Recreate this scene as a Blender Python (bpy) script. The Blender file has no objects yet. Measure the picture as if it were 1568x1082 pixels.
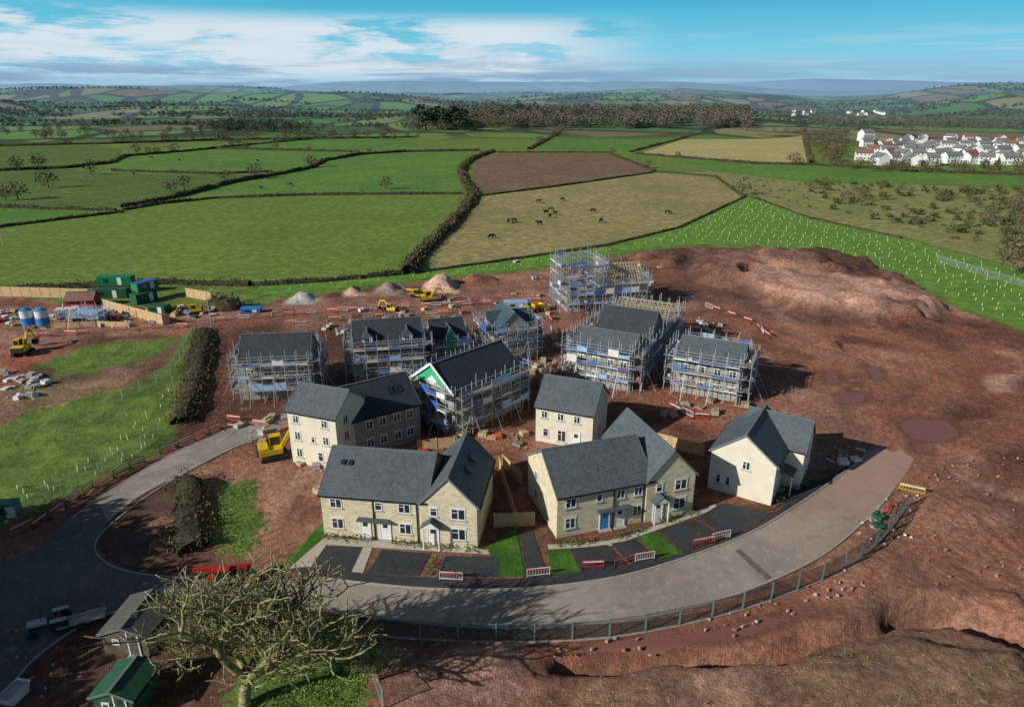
import bpy, bmesh, math, random
import numpy as np
from mathutils import Vector, Matrix
random.seed(7); rng=np.random.default_rng(7)
scene=bpy.context.scene
# ---------------------------------------------------------------- survey
# The site was surveyed from the photo: camera 43 m up, pitched 20.75 deg.
# G() converts a measured image point to its ground position in metres.
H=43.0; F=1045.0; P=math.radians(20.75); SP,CP=math.sin(P),math.cos(P)
def G(px,py,z=0.0):
    v=(py-541)/F; u=(px-784)/F
    t=(H-z)/(SP+v*CP)
    return (u*t, t*(CP-v*SP))
def GP(pts): return [G(*p) for p in pts]
def lin(c):
    c/=255.0
    return c/12.92 if c<=.04045 else ((c+.055)/1.055)**2.4
def S(r,g,b,k=1.5): return (min(lin(r)*k,.9),min(lin(g)*k,.9),min(lin(b)*k,.9))
def smooth(pts,n=6):
    out=[]; L=len(pts)
    for i in range(L-1):
        p0=pts[max(i-1,0)];p1=pts[i];p2=pts[i+1];p3=pts[min(i+2,L-1)]
        for k in range(n):
            t=k/n
            out.append(tuple(.5*((2*p1[j])+(-p0[j]+p2[j])*t+(2*p0[j]-5*p1[j]+4*p2[j]-p3[j])*t*t+(-p0[j]+3*p1[j]-3*p2[j]+p3[j])*t**3) for j in (0,1)))
    out.append(tuple(pts[-1])); return out
def resample(pts,step):
    P_=[Vector(p) for p in pts]
    cur=P_[0].copy(); i=1; rem=step
    res=[cur.copy()]
    while i<len(P_):
        seg=(P_[i]-cur).length
        if seg>=rem:
            cur=cur+(P_[i]-cur)*(rem/seg); res.append(cur.copy()); rem=step
        else:
            rem-=seg; cur=P_[i].copy(); i+=1
    return [tuple(p) for p in res]
# ---------------------------------------------------------------- materials
def newmat(name):
    m=bpy.data.materials.new(name); m.use_nodes=True; nt=m.node_tree; nt.nodes.clear(); return m,nt
def N(nt,t,props=None,**inp):
    n=nt.nodes.new(t)
    if props:
        for k,v in props.items(): setattr(n,k,v)
    for k,v in inp.items():
        key=int(k[1:]) if k[0]=='i' and k[1:].isdigit() else k.replace('_',' ')
        s=n.inputs[key]
        if isinstance(v,bpy.types.NodeSocket): nt.links.new(v,s)
        else:
            if isinstance(v,tuple) and len(v)==3 and s.type=='RGBA': v=(*v,1)
            s.default_value=v
    return n
def mixc(nt,f,a,b,bt='MIX'):
    n=nt.nodes.new('ShaderNodeMix'); n.data_type='RGBA'; n.blend_type=bt
    for idx,v in ((0,f),(6,a),(7,b)):
        if isinstance(v,bpy.types.NodeSocket): nt.links.new(v,n.inputs[idx])
        else:
            if isinstance(v,tuple) and len(v)==3: v=(*v,1)
            n.inputs[idx].default_value=v
    return n.outputs[2]
def math_(nt,op,a,b=0.0,clamp=False):
    n=nt.nodes.new('ShaderNodeMath'); n.operation=op; n.use_clamp=clamp
    for i,v in ((0,a),(1,b)):
        if isinstance(v,bpy.types.NodeSocket): nt.links.new(v,n.inputs[i])
        else: n.inputs[i].default_value=v
    return n.outputs[0]
def ramp(nt,f,a,b):
    n=nt.nodes.new('ShaderNodeMapRange'); n.interpolation_type='SMOOTHSTEP'
    nt.links.new(f,n.inputs[0]); n.inputs[1].default_value=a; n.inputs[2].default_value=b
    return n.outputs[0]
def noise_(nt,vec,scale,detail=5,rough=.6,dist=0):
    return N(nt,'ShaderNodeTexNoise',Vector=vec,Scale=scale,Detail=float(detail),Roughness=rough,Distortion=float(dist)).outputs[0]
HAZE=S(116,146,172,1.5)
def hazed(nt,col,pos,amt=.8,lo=500,hi=9000):  # aerial haze painted into the base colour, bluer with distance from origin
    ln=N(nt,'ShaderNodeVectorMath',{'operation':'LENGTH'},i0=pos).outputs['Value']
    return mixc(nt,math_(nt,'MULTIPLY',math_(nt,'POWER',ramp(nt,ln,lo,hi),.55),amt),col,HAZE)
def finish(nt,col,rough=.85,bumph=None,bstr=.3,bdist=.1,metal=0.0,spec=.3):
    b=N(nt,'ShaderNodeBsdfPrincipled',Roughness=rough,Metallic=metal)
    b.inputs['Specular IOR Level'].default_value=spec
    if isinstance(col,bpy.types.NodeSocket): nt.links.new(col,b.inputs['Base Color'])
    else: b.inputs['Base Color'].default_value=(*col,1)
    if bumph is not None:
        bp=N(nt,'ShaderNodeBump',Strength=bstr,Distance=bdist,Height=bumph)
        nt.links.new(bp.outputs[0],b.inputs['Normal'])
    o=nt.nodes.new('ShaderNodeOutputMaterial'); nt.links.new(b.outputs[0],o.inputs[0]); return b
def basic(name,c,var=.25,scale=2.0,rough=.8,bump=.0,metal=0.0,spec=.3,c2=None):
    c=tuple(x*.7 for x in c); c2=tuple(x*.7 for x in c2) if c2 else None
    m,nt=newmat(name); g=N(nt,'ShaderNodeNewGeometry'); pos=g.outputs['Position']
    n1=noise_(nt,pos,scale); n2=noise_(nt,pos,scale*7,3)
    f=ramp(nt,math_(nt,'ADD',math_(nt,'MULTIPLY',n1,.7),math_(nt,'MULTIPLY',n2,.3)),.35,.65)
    lo=c2 if c2 else tuple(x*(1-var) for x in c); hi=tuple(min(1,x*(1+var)) for x in c)
    finish(nt,mixc(nt,f,lo,hi),rough,n2 if bump else None,bump,.05,metal,spec); return m
def island(name,c1,c2,c3=None,rough=.9):
    m,nt=newmat(name); g=N(nt,'ShaderNodeNewGeometry')
    col=mixc(nt,g.outputs['Random Per Island'],c1,c2)
    n=ramp(nt,noise_(nt,g.outputs['Position'],.12,3),.4,.62)
    if c3: col=mixc(nt,n,col,c3)
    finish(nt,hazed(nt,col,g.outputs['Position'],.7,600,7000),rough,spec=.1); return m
def field(name,c1,c2,sc=.02,stripe=None,k=1.15):
    c1=tuple(x*k for x in c1); c2=tuple(x*k for x in c2)
    m,nt=newmat(name); pos=N(nt,'ShaderNodeNewGeometry').outputs['Position']
    a=noise_(nt,pos,sc,6,.6,.6); b=noise_(nt,pos,.35,5,.7); c=noise_(nt,pos,2.5,3); d=noise_(nt,pos,sc*4,4,.6,1.0)
    f=ramp(nt,math_(nt,'ADD',math_(nt,'MULTIPLY',a,.6),math_(nt,'MULTIPLY',b,.4)),.36,.66)
    col=mixc(nt,f,c1,c2)
    col=mixc(nt,ramp(nt,b,.35,.75),tuple(x*.78 for x in c1),col)
    col=mixc(nt,math_(nt,'MULTIPLY',ramp(nt,d,.5,.7),.3),col,tuple((c2[0]*1.15,c2[1]*1.02,c2[2]*1.1)))
    if stripe:
        mp=N(nt,'ShaderNodeMapping',Vector=pos,Rotation=(0,0,stripe[0]))
        w=N(nt,'ShaderNodeTexWave',Vector=mp.outputs[0],Scale=stripe[1],Distortion=2.5,Detail=2.0).outputs['Fac']
        col=mixc(nt,math_(nt,'MULTIPLY',math_(nt,'MULTIPLY',ramp(nt,w,.3,1),.2),ramp(nt,d,.4,.6)),col,tuple(x*.55 for x in c1))
    finish(nt,col,.95,c,.6,.15,spec=.1); return m
M={}
M['field_a']=field('pasture_green',S(82,100,44),S(106,122,56),.018,(.3,.12))
M['field_b']=field('bright_pasture',S(70,100,46),S(94,124,56),.02)
M['field_c']=field('dull_pasture',S(68,86,44),S(92,110,54),.02)
M['field_brown']=field('ploughed_stubble',S(94,78,58),S(120,100,76),.03,(.9,.25))
M['field_cow']=field('grazed_pasture',S(110,106,66),S(146,132,94),.022)
M['field_tan']=field('stubble_field',S(138,128,84),S(164,150,104),.02,(1.2,.2))
M['field_scrub']=field('scrub_grass',S(98,104,60),S(138,132,88),.03)
M['grass_bright']=field('new_grass',S(76,106,44),S(102,132,56),.08)
M['lawn']=field('lawn',S(50,82,30),S(76,108,42),.3,k=1)
def roadmat(name,c1,c2,c3,muddy=None):
    m,nt=newmat(name); pos=N(nt,'ShaderNodeNewGeometry').outputs['Position']
    a=noise_(nt,pos,.12,6,.65,.8); b=noise_(nt,pos,1.1,5,.7,.5); c=noise_(nt,pos,14,2)
    col=mixc(nt,ramp(nt,a,.38,.62),c1,c2); col=mixc(nt,ramp(nt,b,.5,.72),col,c3)
    col=mixc(nt,math_(nt,'MULTIPLY',c,.3),col,tuple(x*.6 for x in c1))
    if muddy:
        d=N(nt,'ShaderNodeVectorMath',{'operation':'DISTANCE'},i0=pos,i1=(*muddy,0.0)).outputs['Value']
        e_=noise_(nt,pos,.5,6,.7,.6)
        f=ramp(nt,math_(nt,'ADD',d,math_(nt,'MULTIPLY',e_,50)),58,28); col=mixc(nt,math_(nt,'MULTIPLY',f,.75),col,S(140,108,90))
        f=ramp(nt,noise_(nt,pos,.35,5,.7,1.0),.54,.68); col=mixc(nt,math_(nt,'MULTIPLY',f,.4),col,S(146,122,104))
        f=ramp(nt,noise_(nt,pos,.2,5,.7,2.0),.56,.66); col=mixc(nt,math_(nt,'MULTIPLY',f,.35),col,S(84,80,76))
    finish(nt,col,.8,c,.2,.02,spec=.25); return m
M['road']=roadmat('dusty_asphalt',S(116,109,101),S(136,127,117),S(152,139,124),G(1370,702))
M['road_dark']=roadmat('asphalt',S(74,73,72),S(92,89,85),S(120,109,98))
M['tarmac']=roadmat('new_tarmac',S(42,44,47),S(50,52,54),S(66,64,62))
M['paving']=basic('paving',S(176,166,150),.15,1.5,.85,.2)
M['kerb']=basic('kerb_stone',S(156,150,140),.15,2)
M['soilbed']=field('dug_soil',S(74,58,50),S(100,78,66),.2,k=.95)
def wallmat(name,c,mortar,var=.12):
    m,nt=newmat(name); uv=N(nt,'ShaderNodeTexCoord').outputs['UV']; pos=N(nt,'ShaderNodeNewGeometry').outputs['Position']
    br=N(nt,'ShaderNodeTexBrick',Vector=uv,Color1=(*tuple(x*(1-var*1.8) for x in c),1),Color2=(*tuple(min(1,x*(1+var)) for x in c),1),Mortar=(*mortar,1),Scale=1.0,Mortar_Size=.014,Bias=.1,Brick_Width=.5,Row_Height=.22)
    n=noise_(nt,pos,.8,5); col=mixc(nt,math_(nt,'MULTIPLY',ramp(nt,n,.35,.75),.28),br.outputs[0],tuple(x*.62 for x in c))
    finish(nt,col,.9,br.outputs[1],.25,.02); return m
M['stone']=wallmat('buff_stone',S(206,196,166,1.0),S(178,166,138,1.0))
M['render']=basic('cream_render',S(212,206,186,1.36),.06,.7,.9)
M['block']=wallmat('grey_blockwork',S(164,163,156,.85),S(134,132,126,.85))
M['brickred']=wallmat('red_brick',S(130,84,66,1),S(140,120,104,1))
def roofmat(name,c):
    m,nt=newmat(name); uv=N(nt,'ShaderNodeTexCoord').outputs['UV']; pos=N(nt,'ShaderNodeNewGeometry').outputs['Position']
    br=N(nt,'ShaderNodeTexBrick',Vector=uv,Color1=(*tuple(x*.78 for x in c),1),Color2=(*tuple(x*1.22 for x in c),1),Mortar=(*tuple(x*.4 for x in c),1),Scale=1.0,Mortar_Size=.02,Brick_Width=.33,Row_Height=.3)
    n=noise_(nt,pos,.35,5); col=mixc(nt,math_(nt,'MULTIPLY',ramp(nt,n,.3,.7),.3),br.outputs[0],tuple(x*1.45 for x in c))
    finish(nt,col,.62,br.outputs[1],.35,.02,spec=.3); return m
M['slate']=roofmat('roof_slate',S(86,94,99,.9)); M['slate_d']=roofmat('dark_slate',S(60,67,74,.78)); M['slate_b']=roofmat('blue_slate',S(66,88,100,.85))
M['roof_red']=roofmat('red_tile',S(132,96,84,1)); M['roof_vill']=roofmat('village_slate',S(118,118,120,1))
M['ridge']=basic('ridge_tile',S(104,108,110),.1)
M['white']=basic('white_upvc',(1.0,1.0,.98),.05,1,.4)
M['glass'],_nt=newmat('window_glass'); finish(_nt,(.02,.028,.035),.08,spec=.8)
M['black']=basic('black_plastic',(.02,.02,.022),.2,2,.5)
M['steel']=basic('galvanised_steel',S(172,178,184),.15,3,.45,0,.3)
M['board']=basic('scaffold_board',S(150,142,126),.3,1.2)
M['timber']=basic('roof_timber',S(172,156,122),.2,2); M['fencewood']=basic('fence_timber',S(186,158,118),.15,1.5)
M['blue']=basic('blue_sheeting',S(50,90,166),.2,1,.5); M['bluew']=basic('pale_blue_sheet',S(140,170,200),.15,1,.6)
M['whites']=basic('white_sheeting',S(210,214,214),.12,1,.7)
M['green']=basic('green_paint',S(30,118,74),.15,1,.5); M['greenm']=basic('green_membrane',S(56,160,112),.15,1,.7)
M['gshed']=basic('dark_green_paint',S(40,84,60),.2,2,.6)
M['red']=basic('red_paint',S(166,40,36),.2,2,.5); M['orange']=basic('orange_plastic',S(210,96,60),.15,2,.6)
M['yellow']=basic('yellow_paint',S(228,172,34),.12,2,.45); M['rubber']=basic('rubber',(.035,.034,.032),.3,3,.8)
M['metald']=basic('dark_metal',(.08,.08,.08),.3,3,.5,0,.4); M['bluetank']=basic('blue_tank',S(50,120,190),.1,1,.4)
M['grout']=basic('crushed_stone',S(170,164,154),.25,2,.95,.4)
M['stones']=basic('red_rubble',S(160,120,100),.3,2,.95,.4)
M['fencegreen']=basic('fence_post_green',S(100,114,110),.2,2,.6)
M['bark']=basic('mossy_bark',S(140,138,96),.3,3,.95,.5,c2=S(90,88,60))
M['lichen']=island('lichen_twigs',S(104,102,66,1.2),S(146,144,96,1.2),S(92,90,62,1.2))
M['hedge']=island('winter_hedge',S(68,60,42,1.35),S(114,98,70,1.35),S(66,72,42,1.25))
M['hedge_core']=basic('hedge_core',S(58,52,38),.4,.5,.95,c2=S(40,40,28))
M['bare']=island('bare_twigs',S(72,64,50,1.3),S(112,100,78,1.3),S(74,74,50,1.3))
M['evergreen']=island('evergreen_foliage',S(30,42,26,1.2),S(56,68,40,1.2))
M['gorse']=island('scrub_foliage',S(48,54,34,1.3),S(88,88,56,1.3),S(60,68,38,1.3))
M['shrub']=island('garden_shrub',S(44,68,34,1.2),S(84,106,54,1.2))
M['tuft']=island('grass_tuft',S(74,100,44),S(110,134,62))
M['cow']=basic('black_cow_hide',(.025,.022,.02),.4,2,.7)
def meshmat(name,c,alpha):
    m,nt=newmat(name)
    b=N(nt,'ShaderNodeBsdfPrincipled',Roughness=.6); b.inputs['Base Color'].default_value=(*c,1)
    t=N(nt,'ShaderNodeBsdfTransparent'); mx=N(nt,'ShaderNodeMixShader',Fac=alpha)
    nt.links.new(t.outputs[0],mx.inputs[1]); nt.links.new(b.outputs[0],mx.inputs[2])
    o=nt.nodes.new('ShaderNodeOutputMaterial'); nt.links.new(mx.outputs[0],o.inputs[0]); return m
M['mesh']=meshmat('fence_mesh',S(54,68,64,1),.5); M['net']=meshmat('debris_netting',S(70,110,170,1),.55)
M['heras']=meshmat('temporary_fence_mesh',S(140,144,140,1),.22)
# ---------------------------------------------------------------- mesh builder
class MB:
    def __init__(s): s.v=[];s.f=[];s.m=[];s.mats=[]
    def mi(s,k):
        if k not in s.mats: s.mats.append(k)
        return s.mats.index(k)
    def add(s,vs,fs,k):
        o=len(s.v); s.v+= [tuple(v) for v in vs]; i=s.mi(k)
        for f in fs: s.f.append(tuple(o+a for a in f)); s.m.append(i)
    def box(s,x0,x1,y0,y1,z0,z1,k):
        s.add([(x0,y0,z0),(x1,y0,z0),(x1,y1,z0),(x0,y1,z0),(x0,y0,z1),(x1,y0,z1),(x1,y1,z1),(x0,y1,z1)],
              [(0,3,2,1),(4,5,6,7),(0,1,5,4),(1,2,6,5),(2,3,7,6),(3,0,4,7)],k)
    def bar(s,p,q,w,k,h=None):
        p=Vector(p);q=Vector(q);d=(q-p)
        if d.length<1e-6: return
        d.normalize(); a=Vector((0,0,1)) if abs(d.z)<.95 else Vector((1,0,0))
        u=d.cross(a).normalized(); n=u.cross(d).normalized(); h=h or w
        u=u*w/2; n=n*h/2
        vs=[p-u-n,p+u-n,p+u+n,p-u+n,q-u-n,q+u-n,q+u+n,q-u+n]
        s.add(vs,[(0,3,2,1),(4,5,6,7),(0,1,5,4),(1,2,6,5),(2,3,7,6),(3,0,4,7)],k)
    def cyl(s,p,q,r0,r1,k,n=12):
        p=Vector(p);q=Vector(q);d=(q-p).normalized(); a=Vector((0,0,1)) if abs(d.z)<.95 else Vector((1,0,0))
        u=d.cross(a).normalized(); w=u.cross(d).normalized()
        vs=[];fs=[]
        for i in range(n):
            t=2*math.pi*i/n; o=u*math.cos(t)+w*math.sin(t)
            vs.append(p+o*r0); vs.append(q+o*r1)
        for i in range(n):
            j=(i+1)%n; fs.append((2*i,2*j,2*j+1,2*i+1))
        fs.append(tuple(2*i for i in range(n))[::-1]); fs.append(tuple(2*i+1 for i in range(n)))
        s.add(vs,fs,k)
    def build(s,name,parent=None,mat=None,bevel=0):
        me=bpy.data.meshes.new(name); me.from_pydata(s.v,[],s.f)
        for k in s.mats: me.materials.append(M[k])
        me.polygons.foreach_set('material_index',s.m)
        if len(s.f)<4000:
            uvl=me.uv_layers.new(name='UVMap'); uv=[]
            Z=Vector((0,0,1))
            for p in me.polygons:
                n=p.normal; t=Z.cross(n)
                if t.length<.05: t=Vector((1,0,0))
                t.normalize(); b=n.cross(t)
                for vi in p.vertices:
                    c=me.vertices[vi].co; uv+= [c.dot(t),c.dot(b)]
            uvl.data.foreach_set('uv',uv)
        bm=bmesh.new(); bm.from_mesh(me); bmesh.ops.recalc_face_normals(bm,faces=bm.faces); bm.to_mesh(me); bm.free()
        o=bpy.data.objects.new(name,me); scene.collection.objects.link(o)
        if mat is not None: o.matrix_world=mat
        if parent: o.parent=parent
        if bevel:
            b=o.modifiers.new('bevel','BEVEL'); b.width=bevel; b.segments=2; b.limit_method='ANGLE'
        return o
def empty(name,mat):
    e=bpy.data.objects.new(name,None); scene.collection.objects.link(e); e.matrix_world=mat; e.empty_display_size=.5; return e
def frame(pA,pB):
    a=Vector((*G(*pA),0)); b=Vector((*G(*pB),0)); d=b-a; W=d.length
    return Matrix.Translation(a)@Matrix.Rotation(math.atan2(d.y,d.x),4,'Z'),W
def place(px,py,rot,z=0,s=1): 
    x,y=G(px,py); return Matrix.Translation((x,y,z))@Matrix.Rotation(math.radians(rot),4,'Z')@Matrix.Scale(s,4)
def npmesh(name,v,f,mats,mi=None,smoothf=False):
    me=bpy.data.meshes.new(name); v=np.asarray(v,dtype=np.float32); f=np.asarray(f,dtype=np.int32); k=f.shape[1]
    me.vertices.add(len(v)); me.vertices.foreach_set('co',v.ravel())
    me.loops.add(f.size); me.loops.foreach_set('vertex_index',f.ravel())
    me.polygons.add(len(f)); me.polygons.foreach_set('loop_start',np.arange(0,f.size,k,dtype=np.int32))
    try: me.polygons.foreach_set('loop_total',np.full(len(f),k,dtype=np.int32))
    except Exception: pass
    for m in mats: me.materials.append(M[m])
    if mi is not None: me.polygons.foreach_set('material_index',np.asarray(mi,dtype=np.int32))
    if smoothf: me.polygons.foreach_set('use_smooth',np.ones(len(f),dtype=bool))
    me.update(calc_edges=True); me.validate()
    o=bpy.data.objects.new(name,me); scene.collection.objects.link(o); return o
def quadcloud(c,size,asp=1.0):
    n=len(c); a=rng.normal(size=(n,3)); a/=np.linalg.norm(a,axis=1)[:,None]
    b=rng.normal(size=(n,3)); b-= (a*b).sum(1)[:,None]*a; b/=np.linalg.norm(b,axis=1)[:,None]
    size=np.broadcast_to(size,(n,))[:,None]*rng.uniform(.6,1.4,(n,1))
    u=a*size/2; w=b*size*asp/2
    v=np.stack([c-u-w,c+u-w*.6,c+u*.8+w,c-u*.7+w*.8],1).reshape(-1,3)
    return v,np.arange(4*n).reshape(-1,4)
def sdf(X,Y,poly):
    inside=np.zeros(X.shape,bool); d=np.full(X.shape,1e9); n=len(poly)
    for i in range(n):
        x1,y1=poly[i]; x2,y2=poly[(i+1)%n]
        dx,dy=x2-x1,y2-y1; t=np.clip(((X-x1)*dx+(Y-y1)*dy)/(dx*dx+dy*dy+1e-9),0,1)
        d=np.minimum(d,(X-x1-t*dx)**2+(Y-y1-t*dy)**2)
        c=((y1>Y)!=(y2>Y)); 
        with np.errstate(divide='ignore',invalid='ignore'):
            xi=(x2-x1)*(Y-y1)/(y2-y1+1e-12)+x1
        inside^= c&(X<xi)
    d=np.sqrt(d); return np.where(inside,d,-d)
def pdist(X,Y,pl):
    d=np.full(X.shape,1e9)
    for i in range(len(pl)-1):
        x1,y1=pl[i]; x2,y2=pl[i+1]; dx,dy=x2-x1,y2-y1
        t=np.clip(((X-x1)*dx+(Y-y1)*dy)/(dx*dx+dy*dy+1e-9),0,1)
        d=np.minimum(d,(X-x1-t*dx)**2+(Y-y1-t*dy)**2)
    return np.sqrt(d)
def ss(x,a,b):
    t=np.clip((x-a)/(b-a),0,1); return t*t*(3-2*t)
def vnoise(X,Y,s,seed=0):
    r=np.random.default_rng(seed).random((256,256)); x=X/s; y=Y/s
    xi=np.floor(x).astype(int); yi=np.floor(y).astype(int); fx=x-xi; fy=y-yi
    fx=fx*fx*(3-2*fx); fy=fy*fy*(3-2*fy)
    g=lambda a,b:r[a%256,b%256]
    return (g(xi,yi)*(1-fx)+g(xi+1,yi)*fx)*(1-fy)+(g(xi,yi+1)*(1-fx)+g(xi+1,yi+1)*fx)*fy
def fbm(X,Y,s,seed=0,o=4):
    return sum(vnoise(X,Y,s/2**i,seed+i)*.5**i for i in range(o))/sum(.5**i for i in range(o))
# ---------------------------------------------------------------- terrain height
def T(X,Y):
    X=np.asarray(X,float); Y=np.asarray(Y,float)
    R=np.hypot(X,Y); u=X/np.maximum(Y,1.0)
    far=(Y>0)
    g=lambda r0,w:np.exp(-((Y-r0)/w)**2)
    h=np.zeros_like(R)
    h+=13*g(1200,200)*ss(u,-.25,-.1)*(1-ss(u,.32,.45))
    h+=42*g(1600,220)*(1-ss(u,-.55,-.08))*(.2+1.0*vnoise(X,Y,330,2))
    h+=60*g(2300,300)*(1-ss(u,-.25,.06))*(.42+.75*vnoise(X,Y,430,3))
    h+=54*g(2500,340)*ss(u,-.12,.08)*(1-ss(u,.34,.5))*(.25+1.0*vnoise(X,Y,480,33))
    h+=84*g(3900,450)*(.3+.8*vnoise(X,Y,800,5))
    h+=88*g(2600,480)*ss(u,.38,.66)*(.6+.55*vnoise(X,Y,520,8))
    h+=44*g(1700,240)*ss(u,.5,.7)*(.4+.8*vnoise(X,Y,350,9))
    h+=165*g(7200,900)*(.3+.75*vnoise(X,Y,1500,11))
    h+=310*g(12500,1800)*(ss(u,-.15,.3)*.5+.5)*(.55+.5*vnoise(X,Y,2600,14))
    h+=ss(R,1050,2200)*16*(fbm(X,Y,350,21)-.4)
    return h*far
# ---------------------------------------------------------------- site polygons (image survey points)
ROAD_U=smooth([(395,893),(480,885),(560,893),(650,901),(760,903),(860,896),(960,880),(1060,850),(1150,815),(1230,767),(1290,725),(1318,703),(1330,690)],5)
ROAD_L=smooth([(1400,702),(1385,728),(1350,772),(1320,802),(1260,850),(1180,890),(1080,925),(960,950),(820,962),(700,960),(580,947),(480,932),(400,925)],5)
MAINROAD=GP(ROAD_U+[(1350,684),(1366,692),(1380,688),(1392,698)]+ROAD_L)
LR_O=smooth([(470,625),(440,632),(330,664),(230,714),(130,778),(60,835),(0,868),(-120,920)],5)
LR_I=smooth([(396,893),(240,882),(180,870),(150,850),(148,828),(180,795),(250,744),(350,690),(440,655),(470,650)],5)
LEFTROAD=GP(LR_O+[(-120,1230),(-20,1120),(40,1022),(110,967),(165,940),(240,930),(300,927),(402,926)]+LR_I)
GARDEN=GP([(440,872),(498,812),(740,830),(850,805),(1060,772),(1190,772),(1245,722),(1310,712),(1230,765),(1150,815),(1060,850),(960,880),(860,896),(760,903),(650,901),(560,893),(480,885)])
FLAT=[MAINROAD,LEFTROAD,GARDEN]
for b in ([(440,560),(660,560),(760,690),(1060,640),(1250,640),(1250,760),(1050,830),(740,845),(480,830),(430,700)],[(340,480),(840,470),(1060,420),(1180,600),(1000,640),(340,640)]): FLAT.append(GP(b))
DIRT=GP([(-400,440),(0,450),(140,470),(300,470),(385,472),(430,458),(560,442),(640,432),(760,420),(880,407),(960,388),(1060,377),(1130,380),(1290,400),(1400,434),(1470,474),(1568,508),(1750,570),(2400,800),(2600,1400),(-900,1400),(-900,700)])
GRASSP=[GP(p) for p in (
 [(300,505),(285,560),(262,672),(235,700),(120,752),(40,790),(-200,880),(-400,760),(-300,640),(0,650),(110,612),(200,590),(255,560),(285,505)],
 [(60,556),(130,530),(270,516),(250,540),(150,568),(90,575)],
 [(335,735),(380,735),(398,790),(400,850),(330,852),(320,790)],
 [(445,865),(430,872),(480,805),(500,792),(500,822)],
 [(370,1000),(480,960),(560,1010),(570,1082),(560,1400),(200,1400)],
 )]
# ---------------------------------------------------------------- ground sheet
def axis(lo,hi,step,g,far,lo_far,glo):
    a=list(np.arange(lo,hi,step)); s=step
    while a[-1]<far: s*=g; a.append(a[-1]+s)
    s=step; b=[a[0]]
    while b[-1]>lo_far: s*=glo; b.append(b[-1]-s)
    return np.array(b[::-1][:-1]+a)
gx=axis(-110,150,.7,1.035,16000,-16000,1.035); gy=axis(22,175,.7,1.022,22000,-6000,1.2)
X,Y=np.meshgrid(gx,gy); Z=T(X,Y)
near=(Y<330)&(Y>0)&(np.abs(X)<330); xn=X[near]; yn=Y[near]; zn=np.zeros_like(xn)
col=np.zeros((len(xn),3)); col[:]=S(128,86,68)
def paint(c,a): 
    global col
    c=np.array(c); a=np.clip(a,0,1)[:,None]; col=col*(1-a)+c*a
nA=fbm(xn,yn,14,31,5); nB=fbm(xn,yn,4,41,4); nC=fbm(xn,yn,8,91,5); nD=fbm(xn,yn,22,191,6)
paint(S(152,106,84),ss(nA,.48,.62)*.8); paint(S(92,66,54),ss(nB,.55,.7)*.7)
def blob(px,c,soft=2,al=1.0,nz=1.5):
    paint(c,ss(sdf(xn,yn,GP(px))+(nB-.5)*2*nz,-soft/2,soft/2)*al)
blob([(1040,380),(1300,398),(1470,470),(1460,505),(1250,500),(1040,480)],S(112,82,70),4,.85)
blob([(1120,420),(1210,425),(1300,445),(1400,460),(1460,468),(1420,495),(1330,490),(1250,475),(1150,450)],S(190,148,128),3,.9)
blob([(1170,395),(1300,400),(1360,420),(1330,440),(1180,425)],S(92,68,58),3,.9)
blob([(1240,500),(1380,490),(1568,510),(1568,760),(1450,760),(1330,690),(1340,560)],S(140,88,68),4,.8)
blob([(1400,700),(1568,690),(1568,930),(1380,930),(1320,850)],S(116,82,66),4,.8)
blob([(1510,575),(1568,575),(1568,600),(1520,600)],S(184,146,124),2,.8)
blob([(860,1020),(1200,1008),(1380,965),(1568,990),(1700,1400),(800,1400)],S(118,92,70),3,.9)
blob([(1230,1010),(1450,1000),(1568,1030),(1568,1090),(1250,1090)],S(102,94,58),4,.45)
blob([(620,1000),(780,985),(800,1050),(760,1100),(600,1100)],S(184,146,128),3,.8)
blob([(830,990),(1000,975),(1180,930),(1310,860),(1330,890),(1220,960),(1000,1005),(850,1008)],S(148,100,82),2,.8)
blob([(330,470),(640,445),(860,430),(860,480),(640,500),(340,500)],S(158,116,98),4,.75)
blob([(0,470),(300,480),(300,505),(0,530)],S(160,130,112),3,.75)
blob([(0,590),(60,560),(230,530),(290,520),(200,580),(60,640),(0,650)],S(124,112,82),4,.85)
blob([(0,530),(60,540),(40,580),(0,600)],S(158,94,70),2,.9)
blob([(395,720),(420,705),(440,760),(430,800),(400,850),(375,860),(400,800)],S(178,132,106),1.5,.85)
blob([(440,700),(495,690),(495,800),(450,830),(430,800)],S(120,84,70),2,.7)
blob([(700,650),(800,630),(800,690),(740,690)],S(162,114,90),2,.7)
blob([(480,480),(840,470),(870,600),(640,700),(480,640)],S(98,74,62),4,.55)
blob([(1000,600),(1130,620),(1120,670),(1000,640)],S(152,94,70),2,.8)
blob([(0,1060),(60,1020),(150,960),(160,1010),(150,1100),(0,1200)],S(112,88,76),2,.8)
paint(S(80,58,49),ss(nC,.54,.64)*.55); paint(S(180,142,120),ss(1-nC,.60,.70)*.55)
paint(S(78,56,48),ss(nD,.54,.64)*.4); paint(S(166,126,106),ss(1-nD,.56,.66)*.35)
col*=.92
def mound(px,h,soft,nz=1.0,rgh=0):
    global zn
    d=sdf(xn,yn,GP(px))+(nB-.5)*2*nz; a=ss(d,0,soft); zn=zn+a*(h*(.75+.5*nA)+rgh*(fbm(xn,yn,3.5,71,3)-.5))
mound([(1060,392),(1150,384),(1290,402),(1400,436),(1468,478),(1440,500),(1350,498),(1250,482),(1150,458),(1090,440),(1050,425)],3.0,6,2.5,1.5)
mound([(1150,398),(1300,410),(1350,425),(1290,440),(1170,425)],2.0,2.5,1.5,.8)
mound([(1340,485),(1400,480),(1420,497),(1350,500)],.9,2,1,.8); mound([(1245,522),(1290,522),(1295,538),(1250,538)],1.1,2,1,.8)
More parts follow.
